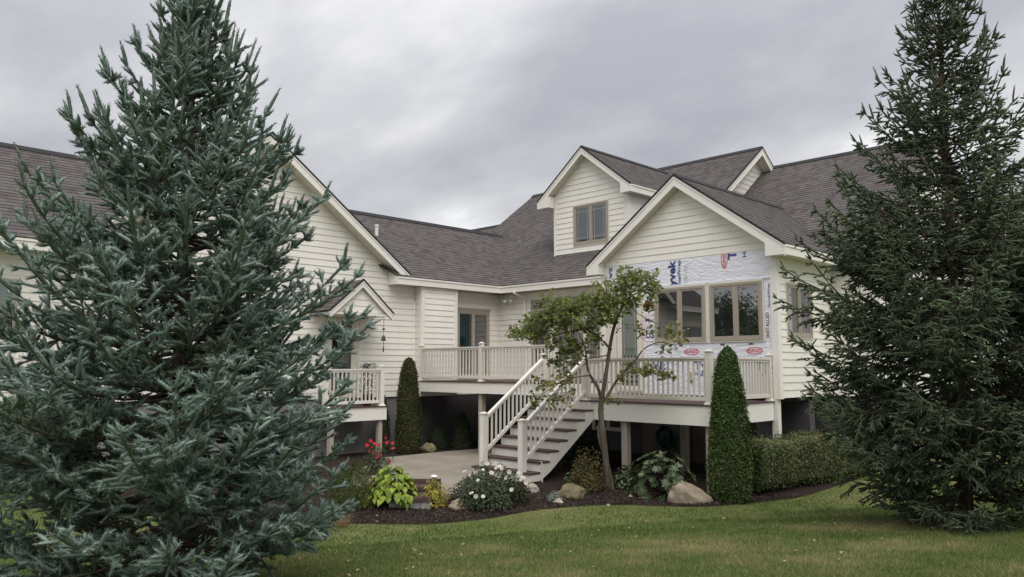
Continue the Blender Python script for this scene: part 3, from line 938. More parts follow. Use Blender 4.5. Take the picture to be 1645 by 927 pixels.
def ink(parent, s, u, z, width, height, material='inkblue', rot=0, clip=None, bold=.02, d=.0135):
    """flat print on the wrap. u, z = the start of the text's baseline; rot 90 reads upwards, -90 downwards"""
    cu = bpy.data.curves.new('print', 'FONT')
    cu.body = s; cu.size = 1.0; cu.offset = bold; cu.resolution_u = 2
    o = bpy.data.objects.new('print', cu)
    COL.objects.link(o)
    me = bpy.data.meshes.new_from_object(o)
    bpy.data.objects.remove(o); bpy.data.curves.remove(cu)
    xs = [v.co.x for v in me.vertices]; ys = [v.co.y for v in me.vertices]
    cap = 0.70
    sx_, sy_ = width / (max(xs) - min(xs)), height / cap
    for v in me.vertices:
        a, b_ = (v.co.x - min(xs)) * sx_, v.co.y * sy_
        if rot == 90: a, b_ = -b_, a
        elif rot == -90: a, b_ = b_, -a
        v.co = WP('x', XT, u - a, z + b_, d)
    if clip:
        bm = bmesh.new(); bm.from_mesh(me)
        for no, co in (((0, -1, 0), (0, clip[0], 0)), ((0, 1, 0), (0, clip[1], 0)), ((0, 0, -1), (0, 0, clip[2])), ((0, 0, 1), (0, 0, clip[3]))):
            bmesh.ops.bisect_plane(bm, geom=bm.verts[:] + bm.edges[:] + bm.faces[:], plane_co=co, plane_no=no, clear_outer=True)
        bm.to_mesh(me); bm.free()
    me.materials.clear(); me.materials.append(MATS[material])
    me.name = 'lettering'
    return link('lettering', me, parent)


def oval(parent, u, z, w, h, rot=False, clip=None, d=.0135):
    """red oval outline with the maker's word inside"""
    mb = MB(); n = 28
    for k in range(n):
        a0, a1 = 2 * math.pi * k / n, 2 * math.pi * (k + 1) / n
        ring = []
        for a, s in ((a0, 1), (a1, 1), (a1, .87), (a0, .87)):
            x, y = math.cos(a) * w / 2 * s, math.sin(a) * h / 2 * (s if s == 1 else .80)
            if rot: x, y = -y, x
            ring.append(WP('x', XT, u - x, z + y, d))
        if clip and min(r_[2] for r_ in ring) > clip[3]: continue
        mb.face(ring)
    mb.obj('logo_oval', 'inkred', parent)
    if rot:
        ink(parent, 'DUPONT', u - h * .22, z - w * .40, w * .80, h * .46, 'inkred', 90, clip, .03, d)
    else:
        ink(parent, 'DUPONT', u + w * .40, z - h * .23, w * .80, h * .46, 'inkred', 0, clip, .03, d)


C1 = (8.0, 12.54, 4.28, 4.893); C2 = (8.0, 11.36, 1.66, 2.86); C3 = (11.06, 11.36, 2.87, 4.23)
D1, D2 = .0165, .0145
ink(wtop, 'SA', 12.42, 4.87, .30, .10, 'inkblue', -90, C1, .03, D1)
ink(wtop, 'Tyvek', 10.42, 4.06, .82, .20, 'inkblue', 90, C1, .035, D1)
ink(wtop, 'HomeWrap', 10.27, 4.06, .80, .085, 'inkblue', 90, C1, .02, D1)
for k, dz in enumerate((0, .035, .07)):
    ink(wtop, 'building envelope', 10.16 - dz, 4.30, .42, .016, 'inkblack', 90, C1, .0, D1)
oval(wtop, 9.10, 4.76, .42, .17, True, C1, D1)
ink(wtop, 'Tyvek', 8.80, 4.74, .82, .20, 'inkblue', 90, C1, .035, D1)
ink(wtop, 'HomeWrap', 8.55, 4.77, .80, .085, 'inkblue', 90, C1, .02, D1)
for (u0, clipu) in ((11.55, C2), (9.96, C2), (8.43, C2)):
    ink(wlow, 'Tyvek', u0, 2.25, .82, .19, 'inkblue', 0, clipu, .035, D2)
    ink(wlow, 'HomeWrap', u0, 2.105, .80, .085, 'inkblue', 0, clipu, .02, D2)
for u0 in (10.02, 8.42):
    oval(wlow, u0, 2.665, .40, .16, False, C2, D2)
ink(wmid, 'Made', 11.31, 3.42, .36, .085, 'inkblack', 0, C3, .02, D2)
ink(wmid, 'in', 11.28, 3.25, .10, .085, 'inkblack', 0, C3, .02, D2)
ink(wmid, 'USA', 11.31, 3.02, .42, .15, 'inkblue', 0, C3, .03, D2)
mb = MB()
for (u0, u1, a, b_) in ((11.07, 11.345, 3.56, 3.568), (11.07, 11.345, 2.93, 2.938), (11.337, 11.345, 2.938, 3.56)):
    wbox(mb, 'x', XT, u0, u1, a, b_, .0145, .015)
mb.obj('print_border', 'inkred', wmid)
ink(wrgt, 'INSTALLED', 8.06, 2.95, .55, .07, 'inkblack', 90, (8.0, 8.15, 2.88, 4.2), .01, D2)
ink(wrgt, 'HomeWrap', 8.02, 3.62, .5, .05, 'inkblue', 90, (8.0, 8.15, 2.88, 4.2), .01, D2)
# staples of dark sealing tape around the windows
for y, z in ((10.3, 2.80), (9.2, 2.80), (8.5, 2.80), (10.8, 2.80)):
    trim('x', XT, y - .05, y + .05, z, z + .035, .016, 'tape_scrap', 'bronze', .0145)
# outlet box seen between the balusters
trim('x', XT, 10.02, 10.10, 1.98, 2.20, .05, 'outlet_box', 'outletbeige', .0145)
trim('x', XT, 9.96, 10.02, 1.96, 2.00, .045, 'outlet_box', 'bronze', .0145)

# flood light and downspout near the inside corner
fl_ = MB()
fl_.box(17.36, 17.44, 17.38, 17.50, 4.44, 4.56)
flo = fl_.obj('flood_light', 'lampwhite', house)
for s in (-1, 1):
    m2 = MB(); c0 = Vector((17.34, 17.44 + .07 * s, 4.44)); dr = Vector((-.6, .5 * s, -.55)).normalized()
    m2.tube([c0, c0 + dr * .05, c0 + dr * .16, c0 + dr * .17], [.025, .035, .065, .05], 10)
    m2.obj('lamp_head', 'lampwhite', flo, True)
mb = MB()
mb.beam((17.02, 16.98, 4.62), (17.38, 16.82, 4.42), .07, .06)
mb.beam((17.39, 16.82, 4.45), (17.39, 16.82, 1.95), .06, .08, (0, 1, 0))
mb.obj('downspout', 'trim', house)


# ------------------------------------------------------------------ decks
def baluster_mesh(h):
    mb = MB(); mb.box(-.017, .017, -.017, .017, 0, h)
    return mb.mesh('baluster', 'rail')


BAL = {}


def railing(root, a, b, zf, h=.92, step=.118, material='rail', z2=None):
    """level rail between two posts: top rail, bottom rail, balusters. a, b = (x, y)"""
    a, b = Vector((*a, 0)), Vector((*b, 0))
    d = b - a; n = max(1, int(d.length / step)); u = d.normalized()
    dz = Vector((0, 0, 1))
    mb = MB()
    mb.beam(a + dz * (zf + h - .02), b + dz * (zf + h - .02), .09, .035)
    mb.beam(a + dz * (zf + h - .062), b + dz * (zf + h - .062), .045, .05)
    tr = mb.obj('top_rail', material, root)
    m2 = MB(); m2.beam(a + dz * (zf + .11), b + dz * (zf + .11), .05, .075); m2.obj('bottom_rail', material, root)
    hb = h - .085 - .147
    if hb not in BAL: BAL[hb] = baluster_mesh(hb)
    for k in range(n):
        p = a + d * ((k + .5) / n)
        o = link('baluster', BAL[hb], root, (p.x, p.y, zf + .1475))


def newel(root, x, y, z0, z1, w=.10, material='rail'):
    mb = MB(); mb.box(x - w / 2, x + w / 2, y - w / 2, y + w / 2, z0, z1)
    p = mb.obj('post', material, root)
    m2 = MB()
    m2.box(x - w / 2 - .018, x + w / 2 + .018, y - w / 2 - .018, y + w / 2 + .018, z1 + .001, z1 + .022)
    m2.hexa([(x - w / 2 - .005, y - w / 2 - .005, z1 + .0225), (x + w / 2 + .005, y - w / 2 - .005, z1 + .0225), (x + w / 2 + .005, y + w / 2 + .005, z1 + .0225), (x - w / 2 - .005, y + w / 2 + .005, z1 + .0225),
             (x - .01, y - .01, z1 + .05), (x + .01, y - .01, z1 + .05), (x + .01, y + .01, z1 + .05), (x - .01, y + .01, z1 + .05)])
    m2.obj('post_cap', material, p)
    if z0 > .5:
        m3 = MB(); m3.hexa([(x - w / 2 - .03, y - w / 2 - .03, z0), (x + w / 2 + .03, y - w / 2 - .03, z0), (x + w / 2 + .03, y + w / 2 + .03, z0), (x - w / 2 - .03, y + w / 2 + .03, z0),
                            (x - w / 2 - .008, y - w / 2 - .008, z0 + .05), (x + w / 2 + .008, y - w / 2 - .008, z0 + .05), (x + w / 2 + .008, y + w / 2 + .008, z0 + .05), (x - w / 2 - .008, y + w / 2 + .008, z0 + .05)])
        m3.obj('post_base', material, p)
    return p


def boards(root, x0, x1, y0, y1, zt, along='y', w=.14):
    s, e_ = (x0, x1) if along == 'y' else (y0, y1)
    n = int(round((e_ - s) / w)); wd = (e_ - s) / n
    for k in range(n):
        a, b_ = s + k * wd + .002, s + (k + 1) * wd - .002
        mb = MB()
        if along == 'y': mb.box(a, b_, y0, y1, zt - .028, zt)
        else: mb.box(x0, x1, a, b_, zt - .028, zt)
        mb.obj('deck_board', 'decking', root)


ZU, ZLo = 1.93, 1.58
XU, XL = 13.92, 13.40
YS = 12.44                                        # line where the two decks meet
up_deck = empty('upper_deck', (XU, 15, 0), 'higher deck with beige railing in front of the sliding door', 'deck', 'raised decks of the house')
boards(up_deck, XU - .03, XB - .03, YS, 17.62, ZU)
mb = MB(); mb.box(XU, XU + .04, YS, 17.64, ZU - .31, ZU - .03); mb.obj('skirt_board', 'trim', up_deck)
mb = MB(); mb.box(XU + .05, XB - .05, YS + .05, 17.6, ZU - .20, ZU - .031); mb.obj('joist_frame', 'post', up_deck)
mb = MB(); mb.box(XU + .04, XB - .05, YS - .002, YS + .038, ZLo + .002, ZU - .03); mb.obj('step_riser', 'trim', up_deck)
railing(up_deck, (XU + .06, 17.60), (XU + .06, 15.16), ZU)
railing(up_deck, (XU + .06, 15.06), (XU + .06, YS + .1), ZU)
newel(up_deck, XU + .06, 17.62, ZU, ZU + .97)
newel(up_deck, XU + .06, 15.11, ZU, ZU + .99)
newel(up_deck, XU + .06, YS + .06, ZU, ZU + .97)
for y in (15.2,):
    mb = MB(); mb.box(XU + .10, XU + .24, y - .07, y + .07, -.1, ZU - .21); mb.obj('support_post', 'post', up_deck)

lo_deck = empty('lower_deck', (XL, 10, 0), 'lower deck with beige railing below the wrapped sunroom windows', 'deck', 'raised decks of the house')
boards(lo_deck, XL - .03, XT - .045, 7.97, YS - .005, ZLo)
boards(lo_deck, XT - .03, XB - .03, 12.68, YS + .35, ZLo - .03) if False else None
mb = MB(); mb.box(XL, XL + .04, 8.0, YS, ZLo - .41, ZLo - .03); mb.obj('skirt_board', 'trim', lo_deck)
mb = MB(); mb.box(XL + .042, XT - .05, 7.995, 8.035, ZLo - .41, ZLo - .03); mb.obj('skirt_board', 'trim', lo_deck)
mb = MB(); mb.box(XL + .05, XT - .05, 8.05, YS - .02, ZLo - .22, ZLo - .031); mb.obj('joist_frame', 'post', lo_deck)
railing(lo_deck, (XL + .06, 8.10), (XL + .06, 11.09), ZLo)
railing(lo_deck, (XL + .12, 8.05), (XT - .16, 8.05), ZLo)
railing(lo_deck, (XL + .12, YS - .02), (XU + .5, YS - .02), ZLo)
newel(lo_deck, XL + .06, 8.05, ZLo, ZLo + 1.02, .12)
newel(lo_deck, XT - .10, 8.05, ZLo, ZLo + .97)
newel(lo_deck, XL + .06, 11.15, ZLo, ZLo + .97)
newel(lo_deck, XL + .06, YS - .02, ZLo - .3, ZLo + 1.0, .12)
for y in (8.12, 10.15):
    mb = MB(); mb.box(XL + .10, XL + .24, y - .07, y + .07, -.15, ZLo - .23); mb.obj('support_post', 'post', lo_deck)
mb = MB(); mb.box(15.2, 15.34, 9.73, 9.87, -.1, ZLo - .23); mb.obj('support_post', 'post', lo_deck)

# staircase from the lower deck down to the patio
stairs = empty('staircase', (12.4, 11.7, 0), 'white staircase with dark brown treads between the patio and the lower deck', 'staircase')
RUN, RISE = .283, .1965
yA, yB = 10.90, 12.60
for k in range(1, 8):
    xf = XL - RUN * k
    zt = ZLo - RISE * k
    mb = MB(); mb.box(xf - .03, xf + RUN - .012, yA - .02, yB + .02, zt - .035, zt); mb.obj('tread', 'decking', stairs)
    mb = MB(); mb.box(xf + .0, xf + .018, yA + .03, yB - .03, zt - RISE + .001, zt - .036); mb.obj('riser', 'stairwhite', stairs)
mb = MB(); mb.box(XL - .02, XL - .001, yA + .03, yB - .03, ZLo - RISE + .001, ZLo - .032); mb.obj('riser', 'stairwhite', stairs)
for y in (yA + .012, yB - .012):
    xe = XL - RUN * 7.05
    zz = lambda x: ZLo - RISE * (XL - x) / RUN
    prof = []
    for k in range(1, 8):
        xf = XL - RUN * k; zt = ZLo - RISE * k - .036
        prof += [(xf + RUN - .001, zt), (xf - .004, zt)]
    prof += [(XL - RUN * 7 - .004, ZLo - RISE * 8 + .03), (XL - RUN * 7 + .22, ZLo - RISE * 8 + .03), (XL - .002, ZLo - .40)]
    prof = [(XL - .002, ZLo - RISE - .036)] + prof
    # stringer built as one strip so that the saw-tooth stays clean
    mb = MB()
    for k in range(1, 8):
        x1_, x0_ = XL - RUN * (k - 1) - .001, XL - RUN * k
        zt = ZLo - RISE * k - .036
        low = lambda x: max(ZLo - .42 - RISE / RUN * (XL - x), 0.03)
        mb.hexa([(x0_, y - .02, low(x0_)), (x1_, y - .02, low(x1_)), (x1_, y + .02, low(x1_)), (x0_, y + .02, low(x0_)),
                 (x0_, y - .02, zt), (x1_, y - .02, zt), (x1_, y + .02, zt), (x0_, y + .02, zt)])
    mb.obj('stringer', 'stairwhite', stairs)
SL = RISE / RUN
for y, xb, zt in ((11.15, 11.44, 1.22), (YS - .02, 11.56, 1.30)):
    newel(stairs, xb, y, .03, zt, .125, 'stairwhite')
    x0_, x1_ = xb + .05, XL + .01
    z1_ = ZLo + .90; z0_ = z1_ - SL * (x1_ - x0_)
    mb = MB(); mb.beam((x0_, y, z0_), (x1_, y, z1_), .085, .05); mb.beam((x0_, y, z0_ - .05), (x1_, y, z1_ - .05), .045, .055)
    mb.obj('hand_rail', 'stairwhite', stairs)
    zb0 = z0_ - .72
    mb = MB(); mb.beam((x0_, y, zb0), (x1_, y, zb0 + SL * (x1_ - x0_)), .055, .08); mb.obj('bottom_rail', 'stairwhite', stairs)
    if 'st' not in BAL:
        m2 = MB(); m2.box(-.017, .017, -.017, .017, 0, .63); BAL['st'] = m2.mesh('baluster', 'stairwhite')
    n = 14
    for k in range(n):
        x = x0_ + (x1_ - x0_) * (k + .5) / n
        link('baluster', BAL['st'], stairs, (x, y, zb0 + SL * (x - x0_) + .04))
mb = MB(); mb.tube([(11.72, 10.86, .0), (11.72, 10.86, .36), (11.72, 10.9, .42)], [.012] * 3, 6); mb.obj('ground_stake', 'stairwhite', stairs)

# small porch by the side door
porch = empty('side_porch', (11.5, 17.3, 0), 'small raised porch with white railing under the gabled door hood', 'porch')
ZP = 1.30
boards(porch, 10.5, 12.33, 16.92, 17.94, ZP, 'x')
mb = MB(); mb.box(10.5, 12.3, 16.95, 16.99, ZP - .36, ZP - .03); mb.obj('skirt_board', 'trim', porch)
mb = MB(); mb.box(12.262, 12.3, 16.992, 17.94, ZP - .36, ZP - .03); mb.obj('skirt_board', 'trim', porch)
mb = MB(); mb.box(10.55, 12.25, 17.0, 17.9, ZP - .2, ZP - .031); mb.obj('joist_frame', 'post', porch)
railing(porch, (10.55, 17.02), (12.1, 17.02), ZP, .96, .115, 'stairwhite')
newel(porch, 12.17, 17.02, ZP, ZP + 1.02, .11, 'stairwhite')
newel(porch, 10.5, 17.02, ZP, ZP + 1.02, .11, 'stairwhite')
for x in (10.7, 12.16):
    mb = MB(); mb.box(x - .06, x + .06, 17.02, 17.14, -.1, ZP - .21); mb.obj('support_post', 'post', porch)


# ------------------------------------------------------------------ plants
def leaf_cloud(P, size, nrm=None, tilt=1.0, aspect=.55, fold=.18, vr=None):
    """P (n,3) leaf bases; each leaf is a folded lozenge of four triangles. returns V, T, v"""
    n = len(P)
    size = np.broadcast_to(np.asarray(size, float), (n,)) * rng.uniform(.7, 1.25, n)
    a = unit(rng.normal(size=(n, 3)))
    if nrm is not None:
        a = unit(a * tilt + nrm)
    b = unit(np.cross(a, unit(rng.normal(size=(n, 3)))))
    c = np.cross(a, b)
    s = size[:, None]
    # a: leaf normal, b: along, c: across
    V = np.stack([P, P + b * s * .45 + c * s * aspect * .5 + a * s * fold, P + b * s - a * s * .1,
                  P + b * s * .45 - c * s * aspect * .5 + a * s * fold, P + b * s * .5], 1).reshape(-1, 3)
    k = np.arange(n)[:, None] * 5
    T = np.concatenate([k + np.array([[0, 1, 4]]), k + np.array([[1, 2, 4]]), k + np.array([[4, 2, 3]]), k + np.array([[0, 4, 3]])], 0)
    v = rng.uniform(0, 1, n) if vr is None else vr
    return V, T, np.repeat(v, 5)


def merge(parts):
    Vs, Ts, vs, o = [], [], [], 0
    for V, T, v in parts:
        Vs.append(V); Ts.append(T + o); vs.append(v); o += len(V)
    return np.concatenate(Vs), np.concatenate(Ts), np.concatenate(vs)


def fol(name, parts, material, parent):
    V, T, v = merge(parts) if isinstance(parts, list) else parts
    return link(name, np_mesh(name, V, T, material, v), parent)


def shoots(P0, D, Ln, vv, n, nl, w, fwd=.55):
    """bottle-brush shoots: n needles each, one triangle a needle, plus the twig"""
    M = len(P0)
    t = (np.arange(n) + rng.uniform(0, 1, (M, n))) / n
    ang = rng.uniform(0, 2 * np.pi, (M, n))
    ref = np.tile(np.array([0, 0, 1.]), (M, 1)); ref[np.abs(D[:, 2]) > .9] = (1, 0, 0)
    A = unit(np.cross(D, ref)); B = np.cross(A, D)
    rad = A[:, None] * np.cos(ang)[..., None] + B[:, None] * (np.sin(ang) * 1.0 + .15)[..., None]
    tip = np.clip((1 - t) / .25, .45, 1)[..., None]
    nd = unit(D[:, None] * (fwd + 1.1 * (1 - tip)) + rad)
    base = P0[:, None] + D[:, None] * (t * Ln[:, None])[..., None]
    ln = (nl * rng.uniform(.75, 1.15, (M, n)))[..., None]
    side = unit(np.cross(nd, D[:, None] + rng.normal(0, .4, (M, n, 3)))) * (w / 2)
    V = np.stack([base - side, base + side, base + nd * ln], 2).reshape(-1, 3)
    T = np.arange(M * n * 3).reshape(-1, 3)
    v = np.clip(vv[:, None] + rng.normal(0, .08, (M, n)), 0, 1)
    return V, T, np.repeat(v.ravel(), 3)


def bodies(P0, D, Ln, vv, r, sides=4):
    """the dense inner mass of a shoot: a blunt spindle under the needles"""
    M = len(P0)
    ref = np.tile(np.array([0, 0, 1.]), (M, 1)); ref[np.abs(D[:, 2]) > .9] = (1, 0, 0)
    A = unit(np.cross(D, ref)); B = np.cross(A, D)
    tw = rng.uniform(0, 6.28, M)
    rr_ = r * rng.uniform(.8, 1.2, M)
    rings = []
    for t, k in ((.02, .55), (.35, 1.0), (.78, .85)):
        for j in range(sides):
            an = tw + 2 * np.pi * j / sides + t
            rings.append(P0 + D * (Ln * t)[:, None] + (A * np.cos(an)[:, None] + B * np.sin(an)[:, None]) * (rr_ * k)[:, None])
    rings.append(P0 + D * (Ln * 1.0)[:, None])
    V = np.stack(rings, 1).reshape(-1, 3)
    nv = 3 * sides + 1
    i = np.arange(M)[:, None] * nv
    T = []
    for a in range(2):
        for j in range(sides):
            p, q_, r_, s_ = a * sides + j, a * sides + (j + 1) % sides, (a + 1) * sides + (j + 1) % sides, (a + 1) * sides + j
            T += [[p, q_, r_], [p, r_, s_]]
    for j in range(sides): T.append([2 * sides + j, 2 * sides + (j + 1) % sides, 3 * sides])
    T = np.concatenate([i + np.array([t]) for t in T], 0)
    return V, T, np.repeat(vv, nv)


def twigs(P0, P1, r0, r1):
    """three-sided sticks from P0 to P1"""
    M = len(P0)
    D = unit(P1 - P0)
    ref = np.tile(np.array([0, 0, 1.]), (M, 1)); ref[np.abs(D[:, 2]) > .9] = (1, 0, 0)
    A = unit(np.cross(D, ref)); B = np.cross(A, D)
    r0 = np.broadcast_to(r0, (M,)); r1 = np.broadcast_to(r1, (M,))
    ring = []
    for P, r_ in ((P0, r0), (P1, r1)):
        for k in range(3):
            an = 2 * np.pi * k / 3
            ring.append(P + (A * np.cos(an) + B * np.sin(an)) * r_[:, None])
    V = np.stack(ring, 1).reshape(-1, 3)
    k = np.arange(M)[:, None] * 6
    T = np.concatenate([k + np.array([[0, 1, 4]]), k + np.array([[0, 4, 3]]), k + np.array([[1, 2, 5]]), k + np.array([[1, 5, 4]]), k + np.array([[2, 0, 3]]), k + np.array([[2, 3, 5]])], 0)
    return V, T


def spruce(root, x, y, zg, ztop, prof, nb, needle, material, blue, seed, sec=.10, shs=.046):
    """whorled branches that curve up at their tips, side branches in all directions round them, bottle-brush shoots on those"""
    g = np.random.default_rng(seed)
    pz, pr_ = np.array([p[0] for p in prof]), np.array([p[1] for p in prof])
    H = ztop - zg
    mb = MB()
    zs = np.linspace(zg - .1, ztop, 14)
    r_tr = .085 * (1 - (zs - zg) / H) ** .9 + .008
    mb.tube([(x + .015 * math.sin(3 * z), y + .015 * math.cos(2.3 * z), z) for z in zs], list(r_tr), 9)
    mb.obj('trunk', 'sprucebark', root, True)
    S0, SD, SL_, SV = [], [], [], []
    T0, T1, TR = [], [], []
    phi = 0.
    zlist = zg + .22 + (ztop - .12 - zg - .22) * (np.arange(nb) / (nb - 1.)) ** .95
    upz = np.array([0, 0, 1.])
    for bi, zb in enumerate(zlist):
        phi += 2.39996 + g.normal(0, .3)
        rel = (zb - zg) / H
        if g.random() < np.interp(rel, [.45, .7, 1.], [.06, .20, .15] if blue else [.08, .42, .35]): continue   # the top is more open
        el = (np.interp(rel, [0, .2, .5, .8, 1.], [-.18, -.08, .12, .55, 1.2]) if blue else np.interp(rel, [0, .2, .5, .72, 1.], [-.25, -.20, -.02, .50, 1.3])) + g.normal(0, .13)
        upc = (np.interp(rel, [0, .3, .7, 1], [.28, .34, .40, .2]) if blue else np.interp(rel, [0, .3, .7, 1], [.28, .32, .42, .25])) * g.uniform(.6, 1.3)
        inner = g.random() < .42                      # shorter branches fill the inside of the crown
        fac = g.uniform(.45, .8) if inner else g.uniform(.78, 1.03)
        if not inner and g.random() < .07: fac *= 1.10
        if blue: fac *= 1 + .20 * max(0., -(math.cos(phi) - math.sin(phi)) * q) * min(1., max(0., (.62 - rel) / .2))   # fuller on its open side
        Rr = .5
        for it in range(12):                          # the tip, not the root, has to meet the outline
            Rr = .5 * Rr + .5 * fac * np.interp(zb + Rr * (el + .8 * upc) + .1, pz, pr_)
        h = np.array([math.cos(phi), math.sin(phi), 0])
        ts = np.linspace(0, 1, 9)
        dzv = Rr * (el * ts + upc * ts ** 2.6 - .05 * np.sin(ts * 3.1))
        bend = g.normal(0, .14)
        hp = np.array([-h[1], h[0], 0])
        C = np.array([x, y, zb]) + h * (Rr * ts)[:, None] + hp * (bend * Rr * ts ** 2)[:, None] + upz * dzv[:, None]
        br = .005 + .010 * min(Rr, 1.6)
        for k in range(8):
            T0.append(C[k]); T1.append(C[k + 1]); TR.append((br * (1 - ts[k]) + .003, br * (1 - ts[k + 1]) + .003))
        step = sec / max(Rr, .1)
        t_ = (.30 if Rr > .6 else .12) + g.uniform(0, step)
        bv = g.normal(0, .11)
        while t_ < 1.0:
            p = np.array([np.interp(t_, ts, C[:, i]) for i in range(3)])
            tan = unit(np.array([np.interp(min(t_ + .08, 1), ts, C[:, i]) - np.interp(max(t_ - .08, 0), ts, C[:, i]) for i in range(3)]))
            lat = unit(np.cross(upz, tan)); upv = np.cross(tan, lat)
            for side in (1, -1, 0):
                if g.random() < (.08 if side else .35): continue
                roll = g.normal(.12 if blue else -.35, .40)
                if side:
                    ax = lat * side * math.cos(roll) + upv * math.sin(roll)
                else:
                    ax = unit(upv * (1 if (blue and g.random() < .65) else -1) + lat * g.normal(0, .5))
                sl = min(.46, (.36 * Rr * (1 - t_) ** .8 + .07) * g.uniform(.7, 1.2)) * (1 if side else .5)
                an = g.uniform(.65, 1.05)
                sdv = unit(tan * math.cos(an) + ax * math.sin(an))
                e_ = p + sdv * sl
                T0.append(p); T1.append(e_); TR.append((.0040, .0020))
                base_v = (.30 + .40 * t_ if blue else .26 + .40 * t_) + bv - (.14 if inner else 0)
                ns = max(1, int(sl / shs))
                for m_ in range(ns):
                    f = (m_ + g.uniform(.3, 1)) / ns
                    pp = p + sdv * sl * f
                    l2 = unit(np.cross(upz, sdv)) * (1 if m_ % 2 else -1)
                    l2 = unit(l2 + unit(np.cross(l2, sdv)) * g.normal(0, .75))
                    an2 = g.uniform(.55, .95)
                    dd_ = unit(sdv * math.cos(an2) + l2 * math.sin(an2) + upz * (.18 if blue else -.22))
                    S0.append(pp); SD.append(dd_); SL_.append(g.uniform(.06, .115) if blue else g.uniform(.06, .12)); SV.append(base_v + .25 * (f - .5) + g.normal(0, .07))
                S0.append(p + sdv * sl * .3); SD.append(sdv); SL_.append(sl * .7 + .05); SV.append(base_v + .12)
            t_ += step * g.uniform(.8, 1.25)
        # the branch tip: a longer shoot turning up with two side shoots
        tan = unit(C[-1] - C[-2])
        upl = np.interp(rel, [0, .35, .6, 1], [.12, .17, .27, .34]) if blue else np.interp(rel, [0, .35, .6, 1], [.10, .14, .20, .25])
        dd_ = unit(tan * .7 + upz * np.interp(rel, [0, .4, 1], [.15, .6, 1.2]) + g.normal(0, .15, 3))
        for k, (fr, dv) in enumerate(((1., dd_), (.9, unit(tan + hp * .8)), (.9, unit(tan - hp * .8)))):
            ln = upl * g.uniform(.6, 1.2) * (1 if k == 0 else .6)
            S0.append(C[-1] - tan * .02); SD.append(dv); SL_.append(ln); SV.append((.62 if blue else .66) + g.normal(0, .08))
            T0.append(C[-1]); T1.append(C[-1] + dv * ln); TR.append((.0045, .0025))
        for k in range(3, 8):
            S0.append(C[k]); SD.append(unit(C[k + 1] - C[k])); SL_.append(np.linalg.norm(C[k + 1] - C[k])); SV.append(.36 + g.normal(0, .05))
    S0.append(np.array([x, y, ztop - .6])); SD.append(np.array([0, 0, 1.])); SL_.append(.75); SV.append(.6)
    S0, SD, SL_, SV = np.array(S0), np.array(SD), np.array(SL_), np.clip(np.array(SV), 0, 1)
    n, nl, w = needle
    parts = []
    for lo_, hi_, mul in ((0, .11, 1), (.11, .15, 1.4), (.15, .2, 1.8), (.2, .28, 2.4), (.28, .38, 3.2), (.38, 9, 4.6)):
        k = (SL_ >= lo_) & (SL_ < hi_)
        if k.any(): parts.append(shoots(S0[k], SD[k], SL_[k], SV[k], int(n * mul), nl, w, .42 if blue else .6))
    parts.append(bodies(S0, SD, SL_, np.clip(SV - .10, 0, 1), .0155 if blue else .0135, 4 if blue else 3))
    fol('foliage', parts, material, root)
    V, T = twigs(np.array(T0), np.array(T1), np.array([a for a, b_ in TR]), np.array([b_ for a, b_ in TR]))
    tag(link('branches', np_mesh('branches', V, T, 'sprucebark'), root), kind='stuff')
    return len(S0), sum(len(p[1]) for p in parts)


SKIP_PLANTS = False
P = at(287, 600, 7.3); bx, by = P[0], P[1]; bz = float(gz(bx, by))
bs = empty('blue_spruce', (bx, by, bz), 'tall bluish green spruce with upturned tips standing left in front of the house', 'spruce tree')
prof1 = [(.3, 1.25), (.8, 1.58), (1.2, 1.78), (1.95, 1.86), (2.5, 1.78), (3.4, 1.52), (4.3, 1.10), (5.0, .76), (5.4, .47), (5.75, .25), (6.2, .05)]
print('spruce 1', spruce(bs, bx, by, bz, 6.25, prof1, 400, (25, .036, .0068), 'needle_blue', True, 3, .122, .078))
P = at(1540, 600, 10.4); gx, gy = P[0], P[1]; gzz = float(gz(gx, gy))
gs_ = empty('green_spruce', (gx, gy, gzz), 'tall dark green spruce with a thin open top standing right of the house', 'spruce tree')
prof2 = [(.3, 1.40), (.7, 1.62), (1.4, 1.90), (2.2, 2.10), (3.0, 2.20), (3.9, 2.12), (4.7, 1.74), (5.5, 1.20), (6.35, .80), (7.2, .48), (8.1, .08)]
print('spruce 2', spruce(gs_, gx, gy, gzz, 8.1, prof2, 560, (8, .030, .0120), 'needle_green', False, 11, .115, .056))


def inside_pts(n, fn, lo, hi):
    """random points p in the box lo-hi, kept with probability fn(p)"""
    outp = []
    tot = 0
    while tot < n:
        p = rng.uniform(lo, hi, (n * 2, 3))
        k = rng.uniform(0, 1, len(p)) < fn(p)
        outp.append(p[k]); tot += k.sum()
    return np.concatenate(outp)[:n]


